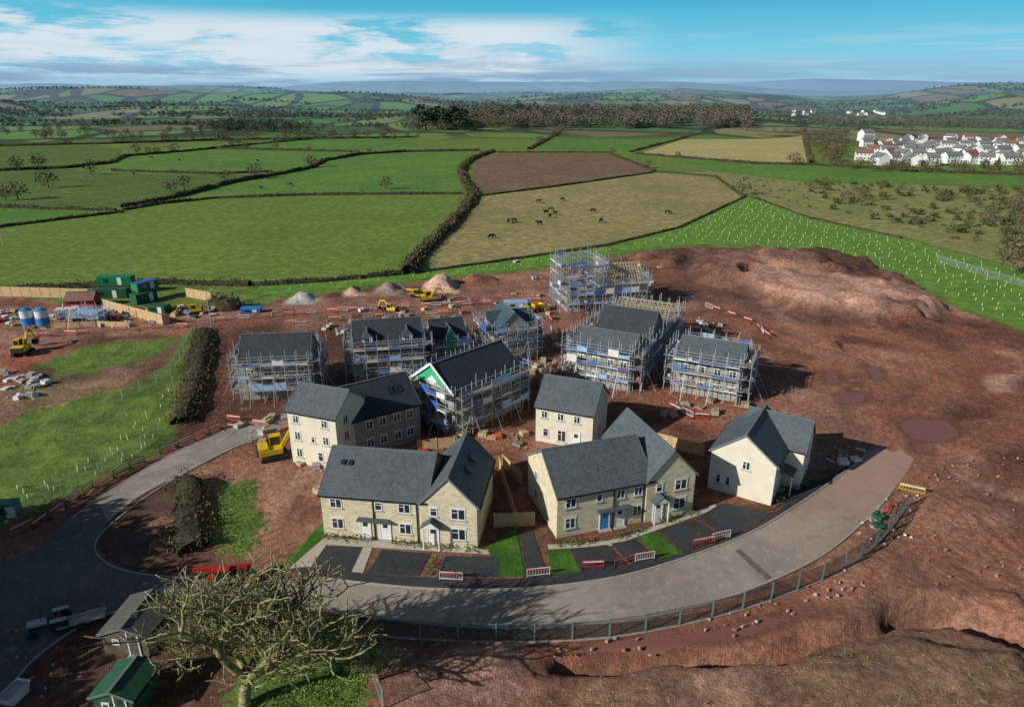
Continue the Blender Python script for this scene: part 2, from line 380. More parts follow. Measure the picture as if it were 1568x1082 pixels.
mound([(650,432),(675,424),(700,433),(698,447),(655,447)],2.2,3.4,.9,1); mound([(525,440),(550,437),(560,452),(528,455)],1.7,3,.9,.9)
mound([(575,438),(600,432),(620,442),(600,450),(575,448)],1.4,3,.9,.9); mound([(435,452),(470,446),(492,455),(480,464),(440,464)],1.4,3,.9,.9)
mound([(1275,590),(1300,588),(1310,600),(1280,603)],.7,1.5); mound([(1520,575),(1560,572),(1600,590),(1540,600)],.8,2,1,.6)
mound([(700,425),(740,420),(770,430),(720,438)],1.3,2.5,.9,1); mound([(960,392),(1010,385),(1060,395),(1040,410),(980,408)],1.4,3,1,1)
blob([(648,430),(675,422),(703,433),(700,449),(652,449)],S(200,164,144),1,.9); blob([(433,450),(470,444),(494,455),(482,466),(438,466)],S(170,166,158),1,.95)
blob([(523,438),(550,434),(562,452),(526,457)],S(190,160,140),1,.9); blob([(573,436),(600,430),(623,442),(600,452),(573,450)],S(150,132,118),1,.9)
DITCH=GP(smooth([(860,1016),(1000,1014),(1100,1008),(1195,1000),(1240,975),(1320,962),(1372,938),(1430,926),(1500,940),(1590,985)],4))
dd=pdist(xn,yn,DITCH); zn-=1.5*(1-ss(dd,.3,1.3)); zn-=1.6*(1-ss(pdist(xn,yn,GP([(1385,940),(1450,932),(1520,955),(1600,985)])),.8,2.0))
mound([(880,1030),(1200,1015),(1380,975),(1568,1000),(1700,1400),(800,1400)],1.2,1.5,.7,.8)
mound([(1380,890),(1568,900),(1600,960),(1500,925),(1390,925)],.9,2,1,.6)
mound([(600,995),(790,985),(800,1050),(620,1060)],.9,2.5,1,1.0)
flat=np.full(xn.shape,-1e9)
for p in FLAT: flat=np.maximum(flat,sdf(xn,yn,p))
fm=ss(-flat,.8,4)
zn+=fm*((fbm(xn,yn,5,61,4)-.5)*.75+(fbm(xn,yn,1.8,66,2)-.5)*.35)*ss(sdf(xn,yn,DIRT),0,3)
PUD=[[(1380,650),(1400,640),(1450,645),(1470,662),(1445,675),(1400,672)],[(1278,603),(1300,598),(1328,602),(1320,614),(1290,616)],[(1262,568),(1280,568),(1288,585),(1268,588)],
 [(1400,680),(1425,684),(1405,694)],[(890,985),(1100,962),(1230,930),(1260,935),(1120,980),(900,1000)],[(730,468),(760,462),(770,470),(740,476)],[(385,460),(415,450),(425,462),(395,472)],[(1040,455),(1062,450),(1068,460)],[(690,460),(720,456),(722,464),(696,468)],[(1330,560),(1345,562),(1350,580),(1338,578)],[(1130,425),(1150,422),(1155,432),(1138,436)]]
pud=np.full(xn.shape,-10.0)
for p in PUD: pud=np.maximum(pud,sdf(xn,yn,GP(p))+(nB-.5)*1.2)
zn=np.where(pud>-.6,-.12*ss(pud,-.6,0)+zn*(1-ss(pud,-.6,0)),zn)
HAUL=[smooth(p,4) for p in ([(1330,690),(1370,660),(1440,600),(1420,540),(1330,510),(1200,500),(1100,470),(980,460)],[(1340,700),(1450,690),(1568,640),(1800,560)],
 [(1340,640),(1350,590),(1320,550),(1230,530),(1110,490)],[(1400,730),(1480,780),(1560,850),(1700,930)],[(1390,760),(1430,830),(1520,900),(1650,950)],[(330,500),(480,480),(640,468),(830,460),(980,440)],[(0,500),(200,498),(330,505)],[(660,640),(740,640),(820,560),(860,500)],[(900,990),(1100,965),(1240,915),(1330,850)],[(1150,640),(1050,600),(1180,580),(1300,560)])]
trk=np.full(xn.shape,50.0)
for p in HAUL: trk=np.minimum(trk,pdist(xn,yn,GP(p)))
paint(tuple(x*.92 for x in S(162,110,86)),(1-ss(trk+(nB-.5)*3,1.5,4.5))*.5)
dirt=sdf(xn,yn,DIRT)
for p in GRASSP: dirt=np.minimum(dirt,-sdf(xn,yn,p))
Z[near]+=zn
A_dirt=np.full(X.shape,-30.0); A_dirt[near]=np.clip(dirt,-30,30)
A_dirt[(Y<=0)|((Y<60)&(~near))]=5
A_pud=np.full(X.shape,-10.0); A_pud[near]=pud
A_trk=np.full(X.shape,50.0); A_trk[near]=trk
C=np.ones(X.shape+(4,)); C[...,:3]=S(118,80,64); C[near,:3]=col
ny,nx=X.shape; idx=np.arange(nx*ny).reshape(ny,nx)
fc=np.stack([idx[:-1,:-1],idx[:-1,1:],idx[1:,1:],idx[1:,:-1]],-1).reshape(-1,4)
m,nt=newmat('ground'); M['ground']=m
geo=N(nt,'ShaderNodeNewGeometry'); pos=geo.outputs['Position']
at=lambda n,o='Fac':N(nt,'ShaderNodeAttribute',{'attribute_name':n}).outputs[o]
n0=noise_(nt,pos,.25,6,.65); n1=noise_(nt,pos,1.3,6,.7,.4); n2=noise_(nt,pos,6,4,.7)
dc=at('Col','Color')
k=math_(nt,'ADD',math_(nt,'MULTIPLY',n1,.9),math_(nt,'MULTIPLY',n2,.7))
dcol=mixc(nt,ramp(nt,k,.6,1.05),mixc(nt,1.0,dc,(.46,.45,.45),'MULTIPLY'),mixc(nt,1.0,dc,(1.3,1.29,1.3),'MULTIPLY'))
dcol=mixc(nt,math_(nt,'MULTIPLY',ramp(nt,n0,.55,.72),.4),dcol,S(154,116,96))
speck=ramp(nt,noise_(nt,pos,3.2,2,.5),.68,.74); dcol=mixc(nt,math_(nt,'MULTIPLY',speck,.6),dcol,S(196,172,154))
td=at('trk'); brk=ramp(nt,noise_(nt,pos,.11,5,.7),.42,.6)
tw=math_(nt,'SINE',math_(nt,'ADD',math_(nt,'MULTIPLY',td,5.0),math_(nt,'MULTIPLY',noise_(nt,pos,.16,4,.6),13)))
tm=math_(nt,'MULTIPLY',math_(nt,'MULTIPLY',ramp(nt,tw,.3,.95),brk),math_(nt,'SUBTRACT',1.0,ramp(nt,td,2.0,6)))
dcol=mixc(nt,math_(nt,'MULTIPLY',tm,.5),dcol,S(88,58,47))
pm=ramp(nt,math_(nt,'ADD',at('pud'),math_(nt,'MULTIPLY',n1,.6)),.2,.4)
rim=ramp(nt,math_(nt,'ADD',at('pud'),math_(nt,'MULTIPLY',n1,.8)),-1.2,.2)
dcol=mixc(nt,math_(nt,'MULTIPLY',rim,.6),dcol,S(88,56,45))
dcol=mixc(nt,math_(nt,'MULTIPLY',pm,.9),dcol,S(116,78,70,1.2))
gcol=mixc(nt,ramp(nt,math_(nt,'ADD',math_(nt,'MULTIPLY',n0,.6),math_(nt,'MULTIPLY',n1,.4)),.38,.62),S(68,88,40),S(102,124,54))
gcol=mixc(nt,ramp(nt,n1,.5,.68),gcol,S(114,106,68))
dm=ramp(nt,math_(nt,'ADD',at('dirt'),math_(nt,'MULTIPLY',math_(nt,'SUBTRACT',math_(nt,'ADD',n1,n0),1.0),7.0)),-.3,.3)
ncol=mixc(nt,dm,gcol,dcol)
mp=N(nt,'ShaderNodeMapping',Vector=pos,Scale=(.0068,.0052,.0)); mpw=N(nt,'ShaderNodeVectorMath',{'operation':'ADD'},i0=mp.outputs[0])
nn=N(nt,'ShaderNodeTexNoise',Vector=pos,Scale=.004); sc_=N(nt,'ShaderNodeVectorMath',{'operation':'SCALE'},i0=nn.outputs[1]); sc_.inputs['Scale'].default_value=.5
nt.links.new(sc_.outputs[0],mpw.inputs[1])
vo=N(nt,'ShaderNodeTexVoronoi',Vector=mpw.outputs[0],Scale=1.0); ve=N(nt,'ShaderNodeTexVoronoi',{'feature':'DISTANCE_TO_EDGE'},Vector=mpw.outputs[0],Scale=1.0)
cr=nt.nodes.new('ShaderNodeValToRGB'); sx=N(nt,'ShaderNodeSeparateColor',Color=vo.outputs['Color']); nt.links.new(sx.outputs[0],cr.inputs[0])
e=cr.color_ramp; e.interpolation='CONSTANT'; e.elements[0].color=(*S(66,100,48),1); e.elements[1].position=.25; e.elements[1].color=(*S(86,122,58),1)
for p_,c_ in ((.45,S(58,84,46)),(.6,S(98,118,66)),(.74,S(118,112,78)),(.8,S(72,112,50)),(.92,S(108,90,70))): q=e.elements.new(p_); q.color=(*c_,1)
fcol=mixc(nt,math_(nt,'MULTIPLY',n0,.3),cr.outputs[0],S(60,76,42))
fcol=mixc(nt,math_(nt,'MULTIPLY',ramp(nt,ve.outputs[0],.08,.05),.9),fcol,S(42,46,32))
fcol=mixc(nt,ramp(nt,noise_(nt,pos,.0045,5,.6),.555,.60),fcol,S(52,52,38))
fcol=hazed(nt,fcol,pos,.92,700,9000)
ln=N(nt,'ShaderNodeVectorMath',{'operation':'LENGTH'},i0=pos).outputs['Value']
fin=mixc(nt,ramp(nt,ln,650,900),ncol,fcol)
bs=finish(nt,fin,.92,math_(nt,'ADD',n1,math_(nt,'MULTIPLY',n2,.6)),.8,.4,spec=.15)
rg=math_(nt,'SUBTRACT',.92,math_(nt,'MULTIPLY',math_(nt,'MULTIPLY',pm,dm),.86)); nt.links.new(rg,bs.inputs['Roughness'])
bn=[n for n in nt.nodes if n.bl_idname=='ShaderNodeBump'][0]; nt.links.new(math_(nt,'MULTIPLY',math_(nt,'SUBTRACT',1.0,math_(nt,'MULTIPLY',pm,dm)),.9),bn.inputs['Strength'])
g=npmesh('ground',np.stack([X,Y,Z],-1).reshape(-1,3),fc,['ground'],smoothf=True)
me=g.data
for nm,ar in (('dirt',A_dirt),('pud',A_pud),('trk',A_trk)):
    a=me.attributes.new(nm,'FLOAT','POINT'); a.data.foreach_set('value',ar.ravel().astype(np.float32))
a=me.attributes.new('Col','FLOAT_COLOR','POINT'); a.data.foreach_set('color',C.reshape(-1).astype(np.float32))
# ---------------------------------------------------------------- flat sheets
def sheet(name,px,z,k,world=False):
    pts=px if world else GP(px)
    me=bpy.data.meshes.new(name); me.from_pydata([(x,y,z) for x,y in pts],[],[tuple(range(len(pts)))])
    me.materials.append(M[k])
    bm=bmesh.new(); bm.from_mesh(me)
    for f in bm.faces:
        f.normal_update()
        if f.normal.z<0: f.normal_flip()
    bmesh.ops.triangulate(bm,faces=bm.faces[:]); bm.to_mesh(me); bm.free()
    o=bpy.data.objects.new(name,me); scene.collection.objects.link(o); return o
FZ=.06
fields=[('field_a',[(-250,385),(0,350),(190,323),(330,304),(480,299),(706,298),(700,325),(672,352),(640,385),(622,414),(500,428),(390,434),(250,430),(-250,455)]),
('field_b',[(232,312),(350,282),(430,268),(475,259),(500,247),(560,238),(700,232),(722,240),(708,262),(712,285),(706,295),(480,297),(330,302)]),
('field_b',[(-250,325),(0,320),(185,324),(0,346),(-250,380)]),
('field_c',[(-250,275),(0,264),(100,259),(170,266),(330,268),(420,264),(350,280),(190,316),(0,316),(-250,320)]),
('field_b',[(172,262),(190,241),(330,228),(540,234),(490,246),(472,256),(420,263),(330,266)]),
('field_c',[(-250,235),(0,226),(150,222),(186,230),(180,243),(100,256),(0,260),(-250,270)]),
('field_b',[(340,226),(540,232),(640,230),(640,213),(500,211),(400,217)]),
('field_brown',[(728,245),(760,235),(930,235),(1003,263),(850,284),(738,298),(724,275)]),
('field_cow',[(738,301),(850,287),(1006,265),(1090,272),(1136,302),(1040,348),(920,374),(800,392),(645,414),(655,390),(700,342),(728,312)]),
('field_b',[(862,202),(1060,198),(1078,205),(965,232),(812,227)]),
('field_tan',[(1075,204),(1228,208),(1236,249),(1150,249),(978,236)]),
('field_b',[(1020,241),(1150,252),(1240,254),(1400,264),(1700,275),(1700,290),(1230,277),(1100,262)]),
('field_c',[(1120,197),(1225,200),(1228,206),(1080,202)]),
('field_scrub',[(1010,264),(1100,264),(1230,279),(1700,292),(1900,420),(1568,412),(1380,362),(1240,333),(1150,302),(1090,270)]),
('grass_bright',[(930,378),(1040,350),(1140,303),(1160,302),(1240,335),(1380,365),(1568,415),(1900,480),(1900,600),(1568,506),(1470,470),(1400,430),(1290,396),(1130,376),(1060,374),(960,385)]),
('grass_bright',[(395,438),(620,420),(800,397),(925,378),(955,386),(880,403),(760,416),(640,428),(560,438),(400,452)])]
for i,(k_,p) in enumerate(fields): sheet('field',p,FZ,k_)
sheet('road',MAINROAD,.03,'road',True); sheet('road',LEFTROAD,.036,'road_dark',True)
def ribbon(name,pts,w,z0,z1,k,world=False):
    pts=pts if world else GP(pts); b=MB()
    for a,c in zip(pts[:-1],pts[1:]):
        b.bar((a[0],a[1],(z0+z1)/2),(c[0],c[1],(z0+z1)/2),w,k,z1-z0)
    return b.build(name)
ribbon('kerb',LR_O[2:22],.14,.0,.08,'kerb') 
sheet('road',LR_O[0:20]+[(170,806),(250,744),(350,690),(440,655),(470,650)],.044,'road')
for nm,pl in (('kerb',ROAD_U),('kerb',ROAD_L[8:]),('kerb',LR_I[3:]),('kerb',smooth([(-20,1110),(40,1022),(110,967),(165,940),(200,934)],4))): ribbon(nm,pl,.16,0,.13,'kerb')
sheet('road_joint',[(1125,843),(1133,840),(1182,884),(1174,888)],.045,'road_dark')
PAVE_I=smooth([(440,872),(478,868),(560,878),(650,884),(770,886),(850,880),(950,866),(1048,848),(1115,825),(1165,800),(1215,765),(1262,735),(1300,712)],4)
sheet('pavement',PAVE_I+ROAD_U[5:56][::-1],.06,'tarmac')
for p in ([(478,866),(500,836),(556,838),(538,876)],[(562,878),(586,841),(660,848),(640,882)],[(670,883),(682,851),(764,853),(766,884)],
 [(876,840),(930,834),(960,864),(893,876)],[(936,832),(972,826),(1008,858),(966,864)],[(1006,812),(1060,796),(1112,824),(1048,847)],[(1066,794),(1105,770),(1180,785),(1165,799),(1118,823)],[(796,813),(815,812),(838,879),(806,883)],
 [(1190,775),(1245,735),(1262,735),(1215,764),(1180,782)]): sheet('driveway',p,.052,'tarmac')
for p in ([(440,872),(498,822),(765,842),(766,850),(500,834),(476,868)],[(538,876),(556,838),(570,839),(555,879)],[(838,834),(932,828),(1000,806),(1095,772),(1100,778),(1004,812),(935,836),(840,841)],[(1008,858),(1045,849),(1048,852),(1000,862)]): sheet('footpath',p,.047,'paving')
for p in ([(766,884),(745,838),(790,808),(804,882)],[(838,842),(874,841),(891,877),(845,881)],[(974,822),(1003,814),(1045,847),(1011,856)],[(452,862),(436,872),(484,808),(500,798),(499,820)]): sheet('lawn',p,.049,'lawn')
sheet('soil_bed',smooth([(165,800),(205,765),(262,735),(282,745),(262,790),(262,830),(280,858),(240,872),(180,862),(156,842),(152,825),(165,800)],3)[:-1],.05,'soilbed')
# ---------------------------------------------------------------- houses
def fbox(b,face,pl,a0,a1,z0,z1,d0,d1,k):
    if face=='F': b.box(a0,a1,pl-d1,pl-d0,z0,z1,k)
    elif face=='B': b.box(a0,a1,pl+d0,pl+d1,z0,z1,k)
    elif face=='L': b.box(pl-d1,pl-d0,a0,a1,z0,z1,k)
    else: b.box(pl+d0,pl+d1,a0,a1,z0,z1,k)
def prism(b,blk,wall):
    x0,x1,y0,y1,e,r,ax=blk[:7]
    f=(lambda a,c,z:(a,c,z)) if ax=='x' else (lambda a,c,z:(c,a,z))
    a0,a1,c0,c1=(x0,x1,y0,y1) if ax=='x' else (y0,y1,x0,x1)
    cm=(c0+c1)/2
    b.add([f(a0,c0,0),f(a1,c0,0),f(a1,c0,e),f(a0,c0,e)],[(0,1,2,3)],wall); b.add([f(a0,c1,0),f(a1,c1,0),f(a1,c1,e),f(a0,c1,e)],[(0,1,2,3)],wall)
    for a in (a0,a1): b.add([f(a,c0,0),f(a,c1,0),f(a,c1,e),f(a,cm,r),f(a,c0,e)],[(0,1,2,3,4)],wall)
def roofblk(b,blk,k,oh=.28,th=.16):
    x0,x1,y0,y1,e,r,ax=blk[:7]
    f=(lambda a,c,z:(a,c,z)) if ax=='x' else (lambda a,c,z:(c,a,z))
    a0,a1,c0,c1=(x0,x1,y0,y1) if ax=='x' else (y0,y1,x0,x1)
    cm=(c0+c1)/2; mm=(r-e)/((c1-c0)/2); a0-=oh*.5; a1+=oh*.5
    for s,ce in ((-1,c0),(1,c1)):
        co=ce+s*oh; ze=e-mm*oh+.01
        vs=[f(a0,co,ze),f(a1,co,ze),f(a1,cm,r+.01),f(a0,cm,r+.01),f(a0,co,ze+th),f(a1,co,ze+th),f(a1,cm,r+th),f(a0,cm,r+th)]
        b.add(vs,[(0,3,2,1),(4,5,6,7),(0,1,5,4),(1,2,6,5),(2,3,7,6),(3,0,4,7)],k)
        g0=f(a0,co+s*.06,ze+.02); g1=f(a1,co+s*.06,ze+.02); b.bar(g0,g1,.12,'black',.12)
        for a in (a0-.02,a1+.02): b.bar(f(a,co,ze+th*.4),f(a,cm,r+th*.4),.04,'ridge',.2)
    b.bar(f(a0,cm,r+th+.03),f(a1,cm,r+th+.03),.22,'ridge',.09)
def window(b,face,pl,a,z,w,h,lint=True):
    fbox(b,face,pl,a-w/2,a+w/2,z,z+h,0,.012,'glass')
    t=.1
    for (p,q,r_,s_) in ((a-w/2,a+w/2,z,z+t),(a-w/2,a+w/2,z+h-t,z+h),(a-w/2,a-w/2+t,z+t,z+h-t),(a+w/2-t,a+w/2,z+t,z+h-t)): fbox(b,face,pl,p,q,r_,s_,.0,.05,'white')
    if w>.8: fbox(b,face,pl,a-.045,a+.045,z+t,z+h-t,0,.045,'white')
    fbox(b,face,pl,a-w/2+t,a-.046 if w>.8 else a+w/2-t,z+h*.62,z+h*.62+.05,.013,.04,'white')
    if lint:
        fbox(b,face,pl,a-w/2-.15,a+w/2+.15,z-.14,z-.001,0,.09,'kerb'); fbox(b,face,pl,a-w/2-.15,a+w/2+.15,z+h+.001,z+h+.22,0,.03,'render')
def door(b,face,pl,a,k='white',canopy=True,w=1.0):
    fbox(b,face,pl,a-w/2,a+w/2,.1,2.2,0,.06,k); fbox(b,face,pl,a-w/2+.25,a+w/2-.25,1.5,2.0,.061,.075,'glass')
    fbox(b,face,pl,a-w/2-.1,a-w/2,.1,2.3,0,.09,'white'); fbox(b,face,pl,a+w/2,a+w/2+.1,.1,2.3,0,.09,'white')
    fbox(b,face,pl,a-w/2-.2,a+w/2+.2,0,.1,0,.6,'kerb')
def gablecanopy(b,a,y=0):
    for s in (-1,1):
        b.add([(a,y,3.35),(a,y-1,3.35),(a+s*1.0,y-1,2.6),(a+s*1.0,y,2.6),(a,y,3.45),(a,y-1,3.45),(a+s*1.05,y-1,2.68),(a+s*1.05,y,2.68)],[(0,1,2,3),(4,5,6,7),(0,1,5,4),(1,2,6,5),(2,3,7,6)],'slate')
    b.add([(a-.85,y-.95,2.62),(a+.85,y-.95,2.62),(a,y-.95,3.3)],[(0,1,2)],'white')
    for s in (-.8,.8): b.box(a+s-.06,a+s+.06,y-.93,y-.81,.0,2.65,'white')
def house(name,pA,pB,blocks,wins=(),doors=(),wall='stone',roof='slate',extra=None,W=None,mat=None):
    if mat is None: mat,W0=frame(pA,pB); W=W or W0
    e=empty(name,mat); bl=blocks(W)
    w=MB(); r=MB(); d=MB()
    for q in bl:
        prism(w,q,q[8] if len(q)>8 else wall); rk=q[7] if len(q)>7 else roof
        if rk: roofblk(r,q,rk)
    for q in wins(W) if callable(wins) else wins: window(d,*q)
    for q in doors(W) if callable(doors) else doors: door(d,*q)
    if extra: extra(w,r,d,W)
    if w.v: w.build('walls',e)
    if r.v: r.build('roof',e)
    if d.v: d.build('windows_and_doors',e)
    return mat,W
def skylight(r,x,yc,zc,w=.7,slope=1,hl=.9,a=38,axis='x'):
    s,c=math.sin(math.radians(a)),math.cos(math.radians(a))
    vs=[]
    for (dx,dv,dn) in ((-w/2,-hl/2,0),(w/2,-hl/2,0),(w/2,hl/2,0),(-w/2,hl/2,0),(-w/2,-hl/2,.1),(w/2,-hl/2,.1),(w/2,hl/2,.1),(-w/2,hl/2,.1)):
        yy=dv*c-dn*s; zz=dv*s+dn*c
        if axis=='x': vs.append((x+dx,yc+yy*slope,zc+zz))
        else: vs.append((x+yy*slope,yc+dx,zc+zz))
    r.add(vs,[(4,5,6,7),(0,1,5,4),(1,2,6,5),(2,3,7,6),(3,0,4,7)],'glass')
def exA(w,r,d,W):
    gablecanopy(d,W*.72,-.25)
    for x in (W*.34,W*.62): d.bar((x,-.08,0),(x,-.08,5),.1,'black')
    fbox(d,'F',0,W*.25-.2,W*.25+3.1,2.4,2.55,0,.7,'slate')
    for yy in (2.2,4.5): skylight(r,W-1.35,yy+1.2,6.9,.8,-1,1.1,40,'y')
    for x in (1.6,2.4): skylight(r,x,2.9,7.1,.45,1,.6,34)
house('terraced_house',(497,818),(732,838),lambda W:[(0,W-5.2,0,9,5.0,7.9,'x'),(W-5.7,W,-.25,9.3,5.0,8.0,'y')],
 lambda W:[('F',0,1.6,3.4,1.3,1.15),('F',0,1.6,.9,1.3,1.3),('F',0,W*.30+1.2,3.5,.8,1.0),('F',0,W*.54,3.4,1.3,1.15),('F',0,W*.54,.9,1.3,1.3),('F',-.25,W-4.4,3.5,.8,1.0),('F',-.25,W-1.9,3.3,1.5,1.3),('F',-.25,W-1.9,.9,1.5,1.4),('R',W,2.5,3.4,.7,1.0)],
 lambda W:[('F',0,W*.28,'white'),('F',0,W*.41,'white'),('F',-.25,W*.72,'white')],extra=exA)
def exB(w,r,d,W):
    gablecanopy(d,W-4.3,-.25); fbox(d,'F',0,W*.28,W*.28+3.6,2.4,2.55,0,.7,'slate')
    for x in (W*.40,W*.62): d.bar((x,-.08,0),(x,-.08,5),.1,'black')
house('terraced_house',(852,824),(1057,783),lambda W:[(0,W-5,0,9,5.0,7.9,'x'),(W-5.8,W,-.25,10.5,5.0,8.1,'y')],
 lambda W:[('F',0,1.5,3.4,1.2,1.15),('F',0,1.5,.9,1.2,1.3),('F',0,W*.36-1,3.5,.7,1.0),('F',0,W*.45,3.4,1.0,1.1),('F',0,W*.58,3.4,1.0,1.1),('F',0,W*.58,.9,1.1,1.3),('F',-.25,W-4.3,3.5,.8,1.0),('F',-.25,W-1.7,3.3,1.5,1.3),('F',-.25,W-1.7,.9,1.5,1.4),('L',0,6.2,.9,1.2,1.3),('L',0,6.2,3.4,.9,1.1)],
 lambda W:[('F',0,W*.34,'bluetank'),('F',0,W*.45,'white'),('F',-.25,W-4.3,'white')],extra=exB)
def exC(w,r,d,W):
    r.add([(W+.0,3.0,2.9),(W+1.5,3.0,2.5),(W+1.5,5.2,2.5),(W,5.2,2.9),(W+.0,3.0,3.0),(W+1.5,3.0,2.6),(W+1.5,5.2,2.6),(W,5.2,3.0)],[(0,3,2,1),(4,5,6,7),(0,1,5,4),(1,2,6,5),(2,3,7,6)],'slate')
    for yy in (3.1,5.1): d.box(W+1.3,W+1.42,yy-.06,yy+.06,0,2.5,'white')
house('detached_house',(1083,746),(1180,774),lambda W:[(0,W,0,9.0,5.0,7.8,'y'),(2,W+2.0,5.2,10.8,5.0,7.6,'x')],
 lambda W:[('F',0,1.1,1.0,.6,1.2),('F',0,2.2,1.0,.6,1.2),('F',0,4.0,3.6,.9,1.1),('R',W,1.6,3.4,1.1,1.1),('R',W,1.6,.9,1.2,1.2),('R',W+2,8.0,3.4,1.2,1.2),('R',W+2,8.0,.9,1.4,1.3)],
 lambda W:[('R',W,4.1,'black')],wall='render',extra=exC)
house('semi_detached_house',(820,674),(906,690),lambda W:[(0,W,0,7.5,5.1,7.9,'x')],
 lambda W:[('F',0,1.2,3.5,.9,1.1),('F',0,3.4,3.5,.9,1.1),('F',0,5.6,3.5,.9,1.1),('F',0,3.6,.5,1.2,1.7),('F',0,1.4,.9,.8,1.2),('R',W,3.6,1,1.0,1.2)],
 lambda W:[('F',0,W*.72,'white')],wall='render')
def exE(w,r,d,W):
    for x in (1.6,W-2): skylight(r,x,2.0,8.0,.4,1,.6,34)
house('three_storey_house',(449,707),(521,722),lambda W:[(0,W,0,6.5,7.2,9.4,'x')],
 lambda W:[('F',0,1.2,5.6,.9,1.1),('F',0,W-1.6,5.6,.9,1.1),('F',0,1.2,3.3,.9,1.2),('F',0,W*.5,3.3,.6,.9),('F',0,W-1.6,3.3,.9,1.2),('F',0,1.2,.9,.9,1.3),('F',0,W-2.6,.9,.8,1.3),('R',W,2,3.4,1,1.2),('R',W,2,5.6,1,1.1),('R',W,4.5,1.0,1,1.2)],
 lambda W:[('F',0,W-1.1,'white')],wall='render',extra=exE)
def exE2(w,r,d,W):
    for x in (W*.62,W*.76): skylight(r,x,2.2,6.95,.8,1,1.2,36)
house('terraced_house',(560,696),(645,671),lambda W:[(-3,W,0,8,5.2,8.1,'x')],
 lambda W:[('F',0,x,z_,1.0,1.15) for x in (.8,2.6,4.6,6.4) for z_ in (.9,3.4)],[],wall='block',roof='slate_d',extra=exE2)
# ---------------------------------------------------------------- scaffolding
def scaffold(mat,x0,x1,y0,y1,h,lift=1.95,sides='FBLR',net=.25,seed=1,w=1.15,top=1.1):
    R=random.Random(seed); b=MB(); g=.35
    def run(p,q,nx_,ny_):
        L=math.hypot(q[0]-p[0],q[1]-p[1]); n=max(1,round(L/1.8)); ux,uy=(q[0]-p[0])/L,(q[1]-p[1])/L
        nl=int(h//lift)
        for i in range(n+1):
            for o in (g,g+w):
                x=p[0]+ux*L*i/n+nx_*o; y=p[1]+uy*L*i/n+ny_*o
                b.bar((x,y,0),(x+R.gauss(0,.03),y,nl*lift+top+R.uniform(0,1.2)),.065,'steel')
            for l in range(1,nl+1):
                x=p[0]+ux*L*i/n; y=p[1]+uy*L*i/n; b.bar((x+nx_*g,y+ny_*g,l*lift-.1),(x+nx_*(g+w+.4),y+ny_*(g+w+.4),l*lift-.1),.055,'steel')
        for l in range(1,nl+1):
            z=l*lift
            for zz,o in ((z-.05,g),(z-.05,g+w),(z+.5,g+w),(z+1.0,g+w),(z+1.0,g)):
                if zz==z+1.0 and o==g and l<nl: continue
                b.bar((p[0]+nx_*o-ux*R.uniform(.2,.9),p[1]+ny_*o-uy*R.uniform(.2,.9),zz),(q[0]+nx_*o+ux*R.uniform(.2,.9),q[1]+ny_*o+uy*R.uniform(.2,.9),zz),.055,'steel')
            for i in range(n):
                a=(i+.02)/n; c=(i+.98)/n; 
                for kk in range(4):
                    mx=g+.18+kk*(w-.25)/3
                    if R.random()<.9: b.bar((p[0]+ux*L*a+nx_*mx,p[1]+uy*L*a+ny_*mx,z+.02),(p[0]+ux*L*c+nx_*mx,p[1]+uy*L*c+ny_*mx,z+.02),.23,'board',.04)
                o=g+w+.04; b.bar((p[0]+ux*L*a+nx_*o,p[1]+uy*L*a+ny_*o,z+.14),(p[0]+ux*L*c+nx_*o,p[1]+uy*L*c+ny_*o,z+.14),.04,R.choice(['board','blue','bluew','whites','blue']),.18)
                if R.random()<net:
                    o=g+w+.08; k=R.choice(['blue','bluew','whites','net','net','bluew'])
                    pa=(p[0]+ux*L*a+nx_*o,p[1]+uy*L*a+ny_*o); pc=(p[0]+ux*L*c+nx_*o,p[1]+uy*L*c+ny_*o); hh=R.choice([.4,.6,.9,1.3])
                    b.add([(pa[0],pa[1],z+.05),(pc[0],pc[1],z+.05),(pc[0],pc[1],z+hh+R.uniform(-.15,.1)),((pa[0]+pc[0])/2,(pa[1]+pc[1])/2,z+hh-R.uniform(.0,.15)),(pa[0],pa[1],z+hh+R.uniform(-.1,.1))],[(0,1,2,3,4)],k)
                if R.random()<.35: 
                    aa=(i+R.random()*.5)/n; mx=g+w/2; cx=p[0]+ux*L*aa+nx_*mx; cy=p[1]+uy*L*aa+ny_*mx; rr=R.uniform(.12,.3); b.box(cx-rr,cx+rr,cy-rr,cy+rr,z+.05,z+R.uniform(.2,.6),R.choice(['grout','block','whites','orange','timber']))
        for i in range(0,n,2):
            b.bar((p[0]+ux*L*i/n+nx_*(g+w+.05),p[1]+uy*L*i/n+ny_*(g+w+.05),0),(p[0]+ux*L*(i+1)/n+nx_*(g+w+.05),p[1]+uy*L*(i+1)/n+ny_*(g+w+.05),min(h,2*lift)),.055,'steel')
        for i in range(1,n,2):
            x=p[0]+ux*L*i/n; y=p[1]+uy*L*i/n; b.bar((x+nx_*(g+w),y+ny_*(g+w),lift*2),(x+nx_*(g+w+2.0),y+ny_*(g+w+2.0),0),.055,'steel')
    if 'F' in sides: run((x0,y0),(x1,y0),0,-1)
    if 'B' in sides: run((x0,y1),(x1,y1),0,1)
    if 'L' in sides: run((x0,y0),(x0,y1),-1,0)
    if 'R' in sides: run((x1,y0),(x1,y1),1,0)
    b.build('scaffolding',mat=mat)
def openwins(xs,zs): return [('F',0,x,z_,1.1,1.2) for x in xs for z_ in zs]
